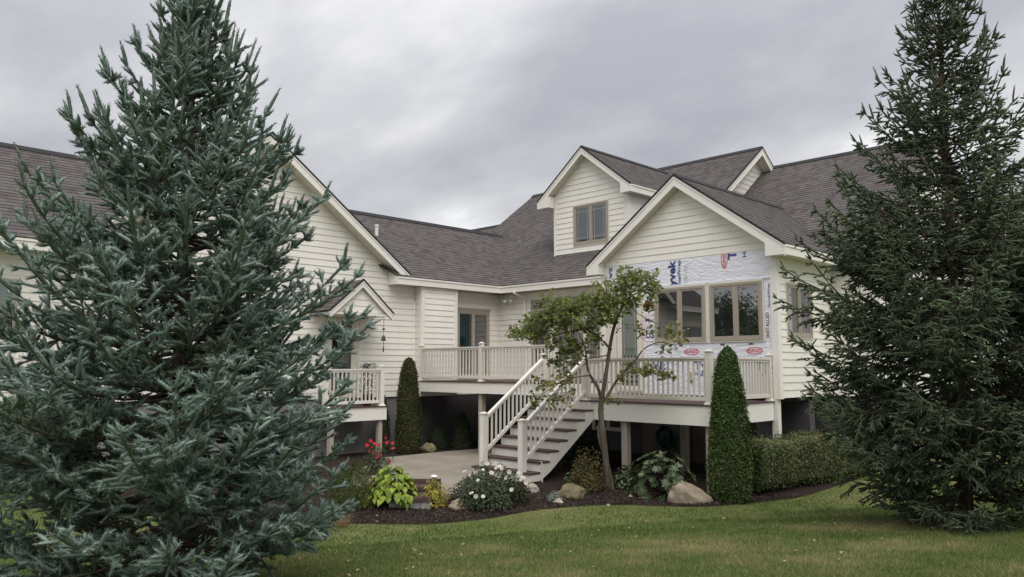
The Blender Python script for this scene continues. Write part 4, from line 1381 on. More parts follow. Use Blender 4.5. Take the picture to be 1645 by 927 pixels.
def column(root, c, h, prof, n, size, material, core_mat=None):
    """clipped columnar evergreen: dense leaf sprays on a surface of revolution prof(t)->radius with an added opaque core"""
    t = rng.uniform(0, 1, n) ** .9
    an = rng.uniform(0, 2 * np.pi, n)
    lump = 1 + .05 * np.sin(an * 3 + t * 9) + .04 * np.sin(an * 5 - t * 17) + .03 * np.sin(an * 11 + t * 31)
    lump = lump + np.where(rng.uniform(0, 1, n) < .05, rng.uniform(0, .14, n), 0)
    r_ = prof(t) * lump * (1 - .22 * rng.uniform(0, 1, n) ** 2) + rng.normal(0, .008, n)
    Pp = np.stack([c[0] + r_ * np.cos(an), c[1] + r_ * np.sin(an), c[2] + t * h], -1)
    nr_ = np.stack([np.cos(an), np.sin(an), np.full(n, .35)], -1)
    # sprays stand out and upwards: leaf axis near the outward/up direction
    pn = np.array([mnoise.noise(Vector(p * 3.2)) for p in Pp])
    V, T, v = leaf_cloud(Pp, size, unit(nr_), .9, .5, .1, np.clip(.45 + .55 * pn + rng.normal(0, .2, n), 0, 1))
    fol('foliage', (V, T, v), material, root)
    mb = MB()
    mb.lathe((c[0], c[1], c[2] - .05), [(float(prof(np.array([s]))[0]) * .80 + .01, s * h + .04) for s in np.linspace(0, .97, 12)], 14)
    mb.obj('opaque_core', core_mat or 'sprucebark', root, True)  # solid core added inside the crown to block light
    return root


c = G(1175, 806)
a1 = empty('columnar_evergreen', tuple(c), 'tall clipped dark green evergreen cone in front of the lower deck railing', 'evergreen shrub', 'clipped columnar evergreens')
pa = lambda t: np.interp(t, [0, .06, .25, .5, .8, .95, 1], [.30, .375, .40, .345, .235, .15, .02])
column(a1, c, 2.84, pa, 17500, .054, 'leaf_arb')
c = np.array([13.05, 17.0, 0.02])
a2 = empty('columnar_evergreen', tuple(c), 'olive brown clipped evergreen column between the porch and the higher deck', 'evergreen shrub', 'clipped columnar evergreens')
pa2 = lambda t: np.interp(t, [0, .06, .25, .6, .85, .97, 1], [.27, .33, .335, .29, .21, .12, .02])
column(a2, c, 2.52, pa2, 15000, .05, 'leaf_arbold')
c = np.array([12.62, 17.55, 0.0])
a3 = empty('columnar_evergreen', tuple(c), 'narrow dark evergreen mostly hidden behind the porch post', 'evergreen shrub', 'clipped columnar evergreens')
column(a3, c, 1.55, lambda t: np.interp(t, [0, .1, .6, 1], [.16, .2, .17, .02]), 4000, .045, 'leaf_boxwood')


def mound(name, label, cat, c, rx, ry, h, n, size, material, group=None, shell=.45, tilt=.8, aspect=.55, stems=True, lump=.12, flat=0.0):
    root = empty(name, tuple(c), label, cat, group)
    d = unit(rng.normal(size=(n, 3))); d[:, 2] = np.abs(d[:, 2]) * .98 + .0
    ph = rng.uniform(0, 6, 4)
    az = np.arctan2(d[:, 1], d[:, 0])
    lm = 1 + lump * np.sin(az * 3 + ph[0] + d[:, 2] * 3) + lump * .7 * np.sin(az * 5 + ph[1] - d[:, 2] * 5)
    rr = (1 - shell * rng.uniform(0, 1, n) ** 1.5) * lm
    Pp = np.stack([c[0] + d[:, 0] * rx * rr, c[1] + d[:, 1] * ry * rr, c[2] + .03 + d[:, 2] * h * rr * .95], -1)
    fol('foliage', leaf_cloud(Pp, size, d + np.array([0, 0, .5]), tilt, aspect), material, root)
    if stems:
        V, T = twigs(np.tile(np.array([[c[0], c[1], c[2] - .02]]), (26, 1)) + rng.normal(0, .03, (26, 3)) * [1, 1, 0], Pp[:26], .008, .003)
        link('stems', np_mesh('stems', V, T, 'bark'), root)
    return root, Pp, d


def flower_mesh(name, material, n=7, r=.05):
    mb = MB()
    for ring, (k0, rr, tilt_) in enumerate(((n, r, .35), (n - 2, r * .65, .9))):
        for k in range(k0):
            a = 2 * math.pi * k / k0 + ring * .4
            ca, sa = math.cos(a), math.sin(a)
            w = rr * .5
            z1_ = rr * math.sin(tilt_); d1 = rr * math.cos(tilt_)
            mb.face([(0, 0, 0), (ca * d1 * .6 - sa * w, sa * d1 * .6 + ca * w, z1_ * .5), (ca * d1, sa * d1, z1_ * 1.05), (ca * d1 * .6 + sa * w, sa * d1 * .6 - ca * w, z1_ * .5)])
    return mb.mesh(name, material)


FW, FR = flower_mesh('bloom', 'petalwhite', 6, .042), flower_mesh('bloom', 'petalred', 7, .05)


def blooms(root, pts, me, dirs):
    for p, d in zip(pts, dirs):
        o = link('bloom', me, root)
        o.location = Vector(p) - Vector(root.location)
        o.rotation_euler = Vector(d).to_track_quat('Z', 'Y').to_euler()
        s = random.uniform(.75, 1.15); o.scale = (s, s, s)


# white rose bush
c = G(784, 812)
wr, Pp, d = mound('white_rose_bush', 'wide dark leaved rose bush dotted with white flowers beside the stair foot', 'rose bush', c, .70, .62, .66, 5200, .055, 'leaf_rose', shell=.55, lump=.14)
facing = np.where((d @ -_fw > .1) | (d[:, 2] > .6))[0]
pts, ds_ = [], []
for (u, v) in ((762, 756), (755, 763), (768, 772), (797, 752), (783, 745), (795, 744), (806, 753), (812, 768), (833, 760), (838, 770), (845, 776), (758, 793), (764, 797), (776, 798), (822, 787), (747, 758), (776, 755), (789, 760), (818, 758), (840, 768), (802, 750)):
    P_ = at(u, v, 13.45 + .45 * ((v - 745) / -60.) + .1)
    pts.append(P_); ds_.append(unit(-_fw * .8 + np.array([0, 0, .7]) + rng.normal(0, .35, 3)))
blooms(wr, pts, FW, ds_)
# red rose bush
c = G(603, 765)
rr_, Pp, d = mound('red_rose_bush', 'thin rose bush with clusters of red flowers in front of the porch post', 'rose bush', c, .36, .36, .62, 1500, .045, 'leaf_rose', shell=.7)
pts, ds_, st0, st1 = [], [], [], []
Fd_ = float((c[0] + c[1]) * q)
for (u, v) in ((596, 708), (594, 725), (600, 727), (608, 715), (609, 732), (620, 703), (622, 711), (631, 712), (632, 721), (597, 718), (605, 735), (612, 728), (626, 741), (590, 715), (601, 713)):
    P_ = at(u, v, Fd_ + rng.normal(0, .1)); pts.append(P_); ds_.append(unit(-_fw * .9 + np.array([0, 0, .5]) + rng.normal(0, .3, 3)))
    st0.append([c[0], c[1], c[2] + .1]); st1.append(P_)
blooms(rr_, pts, FR, ds_)
V, T = twigs(np.array(st0), np.array(st1), .006, .003); link('flower_stems', np_mesh('flower_stems', V, T, 'bark'), rr_)
Pq = np.array(st0)[rng.integers(0, 15, 300)] * .0 + np.array(pts)[rng.integers(0, 15, 300)] + rng.normal(0, .07, (300, 3)) - [0, 0, .1]
fol('upper_leaves', leaf_cloud(Pq, .04, None), 'leaf_rose', rr_)

# lime hosta: large cupped leaves, each its own piece of the plant
c = G(628, 812)
ho = empty('hosta', tuple(c), 'lime green hosta with broad heart shaped leaves at the bed edge', 'hosta')


def hosta_leaf():
    mb = MB(); n = 7
    prof = [(0, .0), (.07, .30), (.22, .47), (.45, .46), (.68, .34), (.87, .16), (1., .0)]
    rows = []
    for t_, w in prof:
        z_ = .22 * math.sin(t_ * 2.4) - .30 * t_ * t_
        rows.append([(t_, -w * .8, z_ + w * .22), (t_, 0, z_), (t_, w * .8, z_ + w * .22)])
    for a, b_ in zip(rows[:-1], rows[1:]):
        mb.face([a[0], b_[0], b_[1], a[1]]); mb.face([a[1], b_[1], b_[2], a[2]])
    return mb


def hosta_mesh(vv):
    me = hosta_leaf().mesh('leaf', 'leaf_hosta', True)
    a = me.attributes.new('v', 'FLOAT', 'POINT'); a.data.foreach_set('value', np.full(len(me.vertices), vv, np.float32))
    return me


HM = [hosta_mesh(v_) for v_ in (.1, .35, .6, .85)]
for k in range(210):
    ring = math.sqrt(random.random())
    az = k * 2.39996 + random.uniform(-.3, .3)
    rad = .44 * ring
    hh = .62 * (1 - .75 * ring ** 1.6) + random.uniform(-.07, .07)
    o = link('leaf', HM[random.randrange(4)], ho)
    o.location = (math.cos(az) * rad, math.sin(az) * rad, max(.10, hh))
    s = random.uniform(.10, .185)
    o.rotation_euler = (random.uniform(-.35, .35), .15 + .55 * ring + random.uniform(-.2, .3), az + random.uniform(-.5, .5))
    o.scale = (s, s, s)
mb = MB()
for k in range(26):
    az = k * 2.4; rd = .4 * math.sqrt(random.random())
    mb.tube([(c[0], c[1], c[2]), (c[0] + math.cos(az) * rd * .6, c[1] + math.sin(az) * rd * .6, c[2] + .3), (c[0] + math.cos(az) * rd, c[1] + math.sin(az) * rd, c[2] + .45)], [.008, .006, .004], 5)
mb.obj('stalks', 'leaf_juniper', ho)

mound('yellow_shrub', 'small golden yellow shrub in front of the path light', 'shrub', G(697, 815), .25, .25, .44, 1500, .045, 'leaf_yellow', shell=.6, lump=.15)
mound('round_juniper', 'rounded yellow green shrub beside the spruce and the hosta', 'shrub', G(566, 815), .42, .42, .78, 7000, .04, 'leaf_juniper', shell=.35, aspect=.25, lump=.06)
mound('boxwood', 'dark round boxwood ball beside the olive column under the higher deck', 'shrub', np.array([14.35, 17.3, 0.0]), .32, .32, .66, 3200, .035, 'leaf_boxwood', shell=.3, lump=.04)
root = empty('dwarf_spruce', (15.0, 17.0, 0), 'small dark pointed evergreen under the higher deck', 'shrub')
column(root, np.array([15.0, 17.0, 0.]), 1.0, lambda t: .36 * (1 - t) ** .8 + .01, 4500, .05, 'leaf_boxwood')
mound('bronze_shrub', 'upright shrub with bronze leaves between the mossy boulder and the small tree', 'shrub', G(944, 790), .36, .36, .78, 2400, .055, 'leaf_bronze', shell=.7, aspect=.3, lump=.16)
mound('broadleaf_perennial', 'low green leafy plant at the foot of the deck post', 'perennial', G(1003, 786), .22, .22, .42, 330, .12, 'leaf_rhodo', shell=.8, aspect=.5)
mound('lambs_ear', 'small silvery grey green plant left of the mossy boulder', 'perennial', G(890, 806), .14, .14, .17, 260, .07, 'leaf_silver', shell=.8, aspect=.3, stems=False)
mound('green_perennial', 'bright green low leaves tucked behind the mossy boulder', 'perennial', G(921, 786), .14, .14, .30, 160, .11, 'leaf_rhodo', shell=.8, aspect=.5, stems=False)
mound('shade_shrub', 'dark bushy shrub in the shade behind the stair stringer', 'shrub', np.array([14.3, 12.0, 0.0]), .7, .7, .85, 2600, .07, 'leaf_boxwood', shell=.7, lump=.2)
mound('foundation_shrub', 'dark shrub against the foundation at the far left', 'shrub', np.array([4.1, 17.3, .0]), .6, .5, 1.45, 5200, .05, 'leaf_boxwood', shell=.4, lump=.08)
# rhododendron-like shrub: whorls of long leaves
c = G(1062, 797)
rh = empty('rhododendron', tuple(c), 'open shrub with whorls of long pale green leaves behind the large boulder', 'shrub')
parts, s0, s1 = [], [], []
for k in range(170):
    d0 = unit(rng.normal(size=3) + [0, 0, .5]); d0[2] = abs(d0[2])
    e_ = c + d0 * np.array([.72, .72, .86]) * rng.uniform(.55, 1.0)
    s0.append(c + [0, 0, .05]); s1.append(e_)
    m_ = 9
    an = np.arange(m_) / m_ * 2 * np.pi + rng.uniform(0, 1)
    A_ = unit(np.cross(d0, [.3, .2, 1])); B_ = np.cross(A_, d0)
    dirs = unit(A_ * np.cos(an)[:, None] + B_ * np.sin(an)[:, None] + d0 * rng.uniform(.1, .8) + np.array([0, 0, .15]))
    wv = unit(np.cross(dirs, d0))
    ln = rng.uniform(.085, .145, m_)[:, None]
    V = np.stack([np.tile(e_, (m_, 1)), e_ + dirs * ln * .5 + wv * ln * .17, e_ + dirs * ln - d0 * ln * .18, e_ + dirs * ln * .5 - wv * ln * .17], 1).reshape(-1, 3)
    i_ = np.arange(m_)[:, None] * 4
    T = np.concatenate([i_ + np.array([[0, 1, 2]]), i_ + np.array([[0, 2, 3]])], 0)
    parts.append((V, T, np.repeat(rng.uniform(0, 1, m_), 4)))
fol('foliage', parts, 'leaf_rhodo', rh)
V, T = twigs(np.array(s0), np.array(s1), .009, .004); link('stems', np_mesh('stems', V, T, 'bark'), rh)

# hedge right of the cone
ha, hb = G(1222, 800), G(1350, 778)
hr = empty('hedge', tuple((ha + hb) / 2), 'clipped green hedge right of the tall evergreen cone below the sunroom', 'hedge')
hd = unit(hb - ha); hl = np.linalg.norm(hb[:2] - ha[:2]) + 1.4
hn = np.array([hd[1], -hd[0], 0]); hn = hn if hn @ _F < 0 else -hn
n = 15000
uu, ww, hh = rng.uniform(0, 1, n), rng.uniform(-1, 1, n), rng.uniform(.0, 1, n)
face = rng.integers(0, 5, n)
ww = np.where(face < 2, 1 - .3 * rng.uniform(0, 1, n) ** 2, ww); hh = np.where((face >= 2) & (face < 4), 1 - .25 * rng.uniform(0, 1, n) ** 2, hh)
uu = np.where(face == 4, .04 * rng.uniform(0, 1, n), uu)
bulge = 1 + .06 * np.sin(uu * 14) + .05 * np.sin(uu * 31 + 1)
hgt = np.where(rng.uniform(0, 1, n) < .04, rng.uniform(1, 1.14, n), 1.0) * (1.02 + .05 * np.sin(uu * 11 + 2) + .03 * np.sin(uu * 37)) * (.10 + .90 * hh)
wid = .48 * np.sqrt(np.clip(1.05 - .55 * (hh - .55) ** 2 * 3.2, .3, 1)) * bulge
Pp = ha + hd * (uu * hl)[:, None] + hn * (ww * wid)[:, None] - hn * .42
Pp[:, 2] = ha[2] + .02 + hgt
nn = hn * (ww * .8)[:, None] + np.array([0, 0, 1.]) * (hh * .9)[:, None]
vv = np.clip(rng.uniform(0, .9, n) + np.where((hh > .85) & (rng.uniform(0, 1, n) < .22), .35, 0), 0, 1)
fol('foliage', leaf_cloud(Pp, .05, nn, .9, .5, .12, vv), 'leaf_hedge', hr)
mb = MB()
m_ = Vector(ha - hn * .42); e2 = Vector(ha - hn * .42 + hd * hl)
mb.beam(m_ + Vector((0, 0, .55)) + Vector(hd) * .15, e2 + Vector((0, 0, .55)), .6, .72); mb.obj('opaque_core', 'sprucebark', hr)  # solid core inside the leaves, as in the columns
V, T = twigs(ha - hn * .42 + hd * rng.uniform(.1, hl, 40)[:, None] + [0, 0, -.02], ha - hn * .42 + hd * rng.uniform(.1, hl, 40)[:, None] + [0, 0, .4], .014, .009)
link('stems', np_mesh('stems', V, T, 'bark'), hr)

# dry ornamental grass at the foot of the blue spruce
c = G(548, 846)
dg = empty('dry_grass_tuft', tuple(c), 'small tuft of straw coloured dead grass at the bed corner beside the spruce', 'grass tuft')
n = 130
d0 = unit(rng.normal(size=(n, 3)) * [1, 1, .2] + [0, 0, 1.0]); ln = rng.uniform(.15, .38, n)[:, None]
sd_ = unit(np.cross(d0, rng.normal(size=(n, 3)))) * .004
b0 = c + rng.normal(0, .05, (n, 3)) * [1, 1, 0]
V = np.stack([b0 - sd_, b0 + sd_, b0 + d0 * ln], 1).reshape(-1, 3)
fol('blades', (V, np.arange(n * 3).reshape(-1, 3), np.repeat(rng.uniform(0, 1, n), 3)), 'leaf_straw', dg)

# potted evergreen on the porch
pp_ = empty('potted_plant', (11.95, 17.35, ZP), 'little evergreen in a pot standing behind the porch railing', 'potted plant')
mb = MB(); mb.lathe((11.95, 17.35, ZP), [(.10, 0), (.14, .26), (.15, .26), (.15, .3), (.12, .3)], 12); mb.obj('pot', 'terracotta', pp_, True)
Pq = np.array([11.95, 17.35, ZP + .3]) + rng.normal(0, 1, (700, 3)) * [.10, .10, .0] + np.array([0, 0, 1.]) * rng.uniform(0, .8, 700)[:, None]
fol('foliage', leaf_cloud(Pq, .05, None), 'leaf_boxwood', pp_)

# ---- redbud: trunk forks, then flat layered crown with heart shaped leaves
DRB = 15.0
c = G(975, 790)
DRB = float((c[0] + c[1]) * q)
rb = empty('redbud_tree', tuple(c), 'small leaning tree with forked trunk and yellowing heart shaped leaves before the deck', 'tree')
brs = [  # pixel path with depth offset, radii
    ([(976, 792, 0), (973, 740, 0), (969, 700, 0), (965, 660, 0), (967, 640, 0)], .066, .048),
    ([(967, 640, 0), (972, 610, 0), (978, 570, .1), (982, 545, .15), (988, 520, .2), (998, 497, .25)], .044, .026),
    ([(998, 497, .25), (1008, 480, .3), (1030, 468, .3), (1052, 462, .25)], .026, .008),
    ([(998, 497, .25), (1000, 470, .4), (1008, 450, .5), (1012, 438, .5)], .024, .007),
    ([(967, 645, 0), (960, 622, -.1), (945, 596, -.15), (940, 560, -.3), (930, 535, -.4)], .036, .012),
    ([(982, 562, .1), (960, 540, 0), (940, 528, -.1), (915, 515, -.2)], .026, .010),
    ([(915, 515, -.2), (890, 505, -.3), (868, 500, -.3)], .012, .005),
    ([(940, 528, -.1), (905, 535, .2), (870, 545, .3), (830, 530, .3)], .016, .005),
    ([(972, 645, 0), (985, 620, .1), (1000, 600, .2), (1020, 580, .2), (1035, 560, .15), (1060, 550, .1), (1085, 555, .1)], .030, .005),
    ([(1000, 600, .2), (1030, 598, .1), (1055, 600, 0), (1078, 604, 0)], .012, .004),
    ([(950, 603, -.15), (925, 606, -.3), (900, 615, -.35), (868, 635, -.3)], .014, .004),
    ([(978, 570, .1), (955, 575, -.2), (920, 580, -.4), (890, 590, -.4)], .012, .004),
    ([(1008, 480, .3), (1020, 500, .1), (1045, 515, 0), (1075, 530, 0), (1095, 540, 0)], .010, .003),
    ([(968, 655, .02), (962, 700, .05), (976, 745, .05), (985, 792, .04)], .028, .040),
]
mb = MB()
for path, r0, r1 in brs:
    pts = smooth_line([at(u, v, DRB + d_) for u, v, d_ in path], 4)
    n = len(pts)
    mb.tube(pts, [r0 + (r1 - r0) * k / (n - 1) for k in range(n)], 8)
mb.obj('trunk', 'bark', rb, True)


def heart_leaves(P, size, v):
    """heart outline, slightly folded, hanging"""
    n = len(P)
    nrm = unit(rng.normal(size=(n, 3)) * .6 + np.array([0, 0, .95]) - _F * .15)
    al = unit(np.cross(nrm, rng.normal(size=(n, 3)))); ac = np.cross(nrm, al)
    s = (size * rng.uniform(.7, 1.25, n))[:, None]
    outl = [(0, 0, 0), (-.12, .28, .06), (.10, .52, .12), (.5, .42, .10), (1, 0, -.12), (.5, -.42, .10), (.10, -.52, .12), (-.12, -.28, .06)]
    V = np.stack([P + al * s * a + ac * s * b_ + nrm * s * z_ for a, b_, z_ in outl], 1).reshape(-1, 3)
    k = np.arange(n)[:, None] * 8
    T = np.concatenate([k + np.array([[0, i, i + 1]]) for i in range(1, 7)], 0)
    return V, T, np.repeat(v, 8)


blobs = [  # px, py, rx, ry, count, depth spread
    (905, 492, 42, 18, 460, .5), (955, 490, 45, 22, 400, .55), (990, 470, 38, 22, 300, .5), (1025, 455, 34, 17, 240, .4), (1015, 440, 24, 9, 100, .3),
    (1050, 462, 16, 16, 70, .3), (875, 515, 34, 15, 230, .4), (838, 533, 24, 9, 110, .3), (862, 536, 36, 8, 130, .35), (925, 520, 42, 14, 230, .5), (975, 512, 36, 14, 140, .45),
    (1000, 492, 26, 12, 100, .3), (905, 548, 30, 10, 90, .3), (930, 560, 20, 12, 70, .25), (1040, 485, 16, 10, 45, .2), (890, 580, 18, 10, 45, .2), (905, 592, 12, 8, 20, .2),
    (940, 505, 60, 26, 120, .6), (850, 520, 22, 8, 70, .3), (895, 560, 26, 9, 70, .3), (915, 575, 22, 9, 50, .3), (955, 545, 26, 10, 60, .3)]
old = [(872, 618, 26, 9, 55, .25), (905, 610, 22, 8, 45, .2), (862, 645, 12, 12, 24, .15), (900, 640, 26, 14, 44, .2), (1020, 592, 28, 8, 60, .2), (1055, 600, 24, 9, 52, .2),
       (1075, 605, 10, 8, 16, .1), (1040, 530, 20, 14, 36, .2), (1075, 535, 22, 16, 44, .2), (1062, 560, 24, 8, 20, .2), (1042, 495, 8, 6, 12, .1), (1098, 545, 8, 8, 8, .1), (985, 640, 14, 8, 8, .1), (1000, 610, 14, 8, 18, .1)]


def blob_pts(bl, dense=1.0):
    outp, tw0, tw1 = [], [], []
    for (u, v, rx, ry, cnt, dd_) in bl:
        cc = at(u, v, DRB)
        sx_ = rx / 1253. * DRB; sz_ = ry / 1253. * DRB
        m_ = max(4, int(cnt * dense / 7))
        # twigs first, leaves along them
        e_ = cc + _R * rng.uniform(-1, 1, (m_, 1)) * sx_ + np.array([0, 0, 1.]) * rng.uniform(-1, 1, (m_, 1)) * sz_ + _F * rng.normal(0, dd_, (m_, 1))
        s_ = cc + (e_ - cc) * .3 + rng.normal(0, .05, (m_, 3))
        tw0.append(s_); tw1.append(e_)
        for k in range(7):
            f = rng.uniform(.35, 1.05, (m_, 1))
            outp.append(s_ + (e_ - s_) * f + rng.normal(0, .045, (m_, 3)))
    return np.concatenate(outp), np.concatenate(tw0), np.concatenate(tw1)


LPts, t0, t1 = blob_pts(blobs, 1.55)
v_ = np.where(rng.uniform(0, 1, len(LPts)) < .03, rng.uniform(.9, 1, len(LPts)), rng.uniform(0, .86, len(LPts)))
fol('crown', heart_leaves(LPts, .064, v_), 'leaf_redbud', rb)
OPts, t2, t3 = blob_pts(old, 1.6)
fol('crown', heart_leaves(OPts, .068, rng.beta(1.1, 2.0, len(OPts))), 'leaf_redbudold', rb)['label'] = 'yellowing sparse lower leaves'
rp_ = at(1040, 494, DRB) + rng.normal(0, .05, (9, 3))
fol('crown', heart_leaves(rp_, .095, np.full(9, 1.0)), 'leaf_redbudold', rb)['label'] = 'cluster of orange red leaves'
V, T = twigs(np.concatenate([t0, t2]), np.concatenate([t1, t3]), .005, .0025); tag(link('twigs', np_mesh('twigs', V, T, 'bark'), rb), kind='stuff')


# ---- broadleaf trees in the distance
def broad_tree(name, label, x, y, h, rad, nl, size, seed, material='leaf_tree', zc=.62):
    g = np.random.default_rng(seed)
    z = float(gz(x, y))
    root = empty(name, (x, y, z), label, 'tree', None)
    mb = MB()
    mb.tube([(x, y, z - .2), (x + .1, y, z + h * .3), (x, y + .1, z + h * .62)], [.028 * h, .02 * h, .008 * h], 9)
    P_, e0, e1 = [], [], []
    for k in range(46):
        d0 = unit(g.normal(size=3)); d0[2] = abs(d0[2]) * 1.2 - .35
        e_ = np.array([x, y, z + h * zc]) + d0 * np.array([rad, rad, h * .40]) * g.uniform(.55, 1.0)
        b0 = np.array([x, y, z + h * g.uniform(.28, .55)])
        mb.tube([b0, (b0 + e_) / 2 + [0, 0, .2], e_], [.009 * h, .006 * h, .002 * h], 5)
        m_ = nl // 46
        P_.append(e_ + g.normal(0, 1, (m_, 3)) * np.array([rad * .19, rad * .19, h * .065]))
    mb.obj('trunk', 'bark', root, True)
    fol('crown', leaf_cloud(np.concatenate(P_), size, np.array([0, 0, .6]), 1.0, .6), material, root)
    return root


P = at(1640, 400, 24.0)
broad_tree('broadleaf_tree', 'pale green leafy tree showing behind the right spruce at the picture edge', P[0], P[1], 8.6, 2.6, 14000, .13, 21)
broad_tree('broadleaf_tree', 'green leafy tree beyond the left end of the house seen mirrored in the windows', -4.5, 23.0, 5.0, 2.6, 7000, .2, 22)
broad_tree('broadleaf_tree', 'bushy tree farther beyond the left end of the house seen mirrored in the windows', -10.5, 24.0, 6.6, 3.2, 7000, .22, 23)
P = at(140, 700, 13.5)
st_ = broad_tree('ornamental_tree', 'small light green bush between the blue spruce and the house wall', P[0], P[1], 2.2, .6, 1800, .06, 24, 'leaf_juniper', .6)
st_['category'] = 'shrub'


# ---- rocks
def rock(name, label, c, sx_, sy_, sz_, material, seed, rot=0., group='boulders in the mulch bed', lean=0.):
    bm = bmesh.new()
    bmesh.ops.create_icosphere(bm, subdivisions=4, radius=1)
    off = Vector((seed * 3.7, seed * 1.3, seed * 2.1))
    for v in bm.verts:
        p = v.co.copy()
        d = 1 + .26 * mnoise.noise(p * 1.1 + off) + .13 * mnoise.noise(p * 2.7 + off) + .05 * mnoise.noise(p * 6 + off)
        # worn planes
        for k in range(5):
            nn_ = Vector((math.sin(k * 2.1 + seed), math.cos(k * 1.7 + seed * 2), math.sin(k * 3.3 + seed) * .6 + .3)).normalized()
            dd_ = p.dot(nn_)
            if dd_ > .72: d *= (.72 / dd_) ** .7
        co = p * d
        co.z = max(co.z, -.45)
        co.x += lean * co.z
        v.co = Vector((co.x * sx_, co.y * sy_, (co.z + .32) * sz_))
    me = bpy.data.meshes.new(name); bm.to_mesh(me); bm.free()
    me.materials.append(MATS[material])
    for p in me.polygons: p.use_smooth = True
    o = link(name, me)
    o.location = c; o.rotation_euler = (0, 0, rot)
    tag(o, label, 'rock', group)
    return o


rA = R(-45)
rock('boulder', 'largest tan boulder sloping to the right at the lawn edge before the evergreen cone', G(1102, 808), .42, .30, .33, 'boulder', 2, rA, lean=-.35)
rock('boulder', 'dull brown mossy boulder beside the bronze shrub', G(922, 800), .27, .22, .20, 'mossboulder', 5, rA)
rock('boulder', 'flat pale tan boulder left of the white rose bush', G(742, 818), .22, .16, .14, 'boulder', 8, rA, lean=-.2)
rock('boulder', 'rounded grey stone at the foot of the stair stringer', G(855, 792), .13, .12, .15, 'palestone', 11, rA)
rock('boulder', 'tan rock half hidden behind the hosta', G(600, 790), .22, .18, .22, 'boulder', 14, rA)
rock('boulder', 'small brown rock at the foot of the olive evergreen column', np.array([13.55, 16.8, 0.02]), .22, .18, .20, 'mossboulder', 17, rA)
gsm = 'small stones lying in the mulch'
rock('stone', 'smooth pale stone in front of the silvery plant', G(897, 809), .10, .08, .065, 'palestone', 20, rA, gsm)
rock('stone', 'pale flat stone left of the largest boulder', G(1034, 803), .11, .07, .06, 'palestone', 23, rA, gsm)
rock('stone', 'tiny pale stone farthest left of the largest boulder', G(1013, 800), .055, .045, .045, 'palestone', 26, rA, gsm)
rock('stone', 'little white stone at the grass edge below the small tree', G(977, 813), .035, .03, .03, 'palestone', 29, rA, gsm)

# ---- stone steps from the bed up to the patio
gs0 = G(675, 815)
gst = empty('garden_steps', tuple(gs0), 'two short stone steps with brown caps between the hosta and the yellow shrub', 'steps')
e1 = np.array([_R[0], _R[1], 0]); e2_ = np.array([_F[0], _F[1], 0])
cS = at(660, 790, 13.7); cS[2] = 0
zb_ = float(gz(cS[0], cS[1])) - .05


def oblock(mb, c, a0, a1, f0, f1, z0, z1):
    pt = lambda a, f, z: tuple(np.array(c) + e1 * a + e2_ * f + np.array([0, 0, z]))
    mb.hexa([pt(a0, f0, z0), pt(a1, f0, z0), pt(a1, f1, z0), pt(a0, f1, z0), pt(a0, f0, z1), pt(a1, f0, z1), pt(a1, f1, z1), pt(a0, f1, z1)])


top1, top2 = .035, .205
for k, (f0, f1, zb0, zt0) in enumerate(((-.12, .24, zb_, .035), (.25, .60, zb_, .155))):
    for j in range(4):
        a0 = -.36 + j * .18
        mb = MB(); oblock(mb, cS, a0 + .004 + (.09 if k else 0), a0 + .176 + (.09 if k else 0), f0 + random.uniform(0, .012), f1, zb0, zt0)
        mb.obj('block', 'stepblock', gst)
    for j in range(2):
        a0 = -.38 + j * .38 + (.09 if k else 0)
        mb = MB(); oblock(mb, cS, a0 + .004, a0 + .376, f0 - .03, f1, zt0 + .001, zt0 + .06)
        mb.obj('cap_stone', 'stepcap', gst)
mb = MB(); oblock(mb, cS, -.30, .46, .601, .66, -.1, .30); mb.obj('cap_stone', 'stepcap', gst)

# ---- path light
c = G(697, 800); c = np.array([c[0], c[1], c[2]])
pli = empty('path_light', tuple(c), 'low garden path light with a pale cap on a thin stake behind the yellow shrub', 'garden light')
zt = float(at(697, 762, (c[0] + c[1]) * q)[2])
mb = MB(); mb.lathe((c[0], c[1], c[2] - .05), [(.014, 0), (.014, zt - c[2] - .10)], 8); mb.obj('stake', 'bronze', pli)
mb = MB(); mb.lathe((c[0], c[1], zt - .15), [(.018, 0), (.045, .10)], 10); mb.obj('lens', 'bronze', pli, True)
mb = MB(); mb.lathe((c[0], c[1], zt - .052), [(.066, 0), (.070, .014), (.05, .035), (.01, .045)], 14); mb.obj('lamp_cap', 'lampwhite', pli, True)

# ---- wind chime under the door hood
wc = empty('wind_chime', (12.22, 17.03, 3.66), 'small dark wind chime hanging from the corner of the door hood', 'wind chime')
mb = MB(); mb.tube([(12.22, 17.03, 3.68), (12.22, 17.03, 2.72)], [.006, .006], 5); mb.obj('cord', 'darkmetal', wc)
mb = MB(); mb.lathe((12.22, 17.03, 3.28), [(.01, 0), (.05, .02), (.01, .06)], 8); mb.obj('ornament', 'darkmetal', wc)
mb = MB(); mb.lathe((12.22, 17.03, 3.00), [(.075, 0), (.055, .04), (.04, .12), (.01, .15)], 10); mb.obj('bell', 'darkmetal', wc, True)
mb = MB(); mb.lathe((12.22, 17.03, 2.70), [(.012, 0), (.02, .05), (.008, .16)], 6); mb.obj('clapper', 'darkmetal', wc)

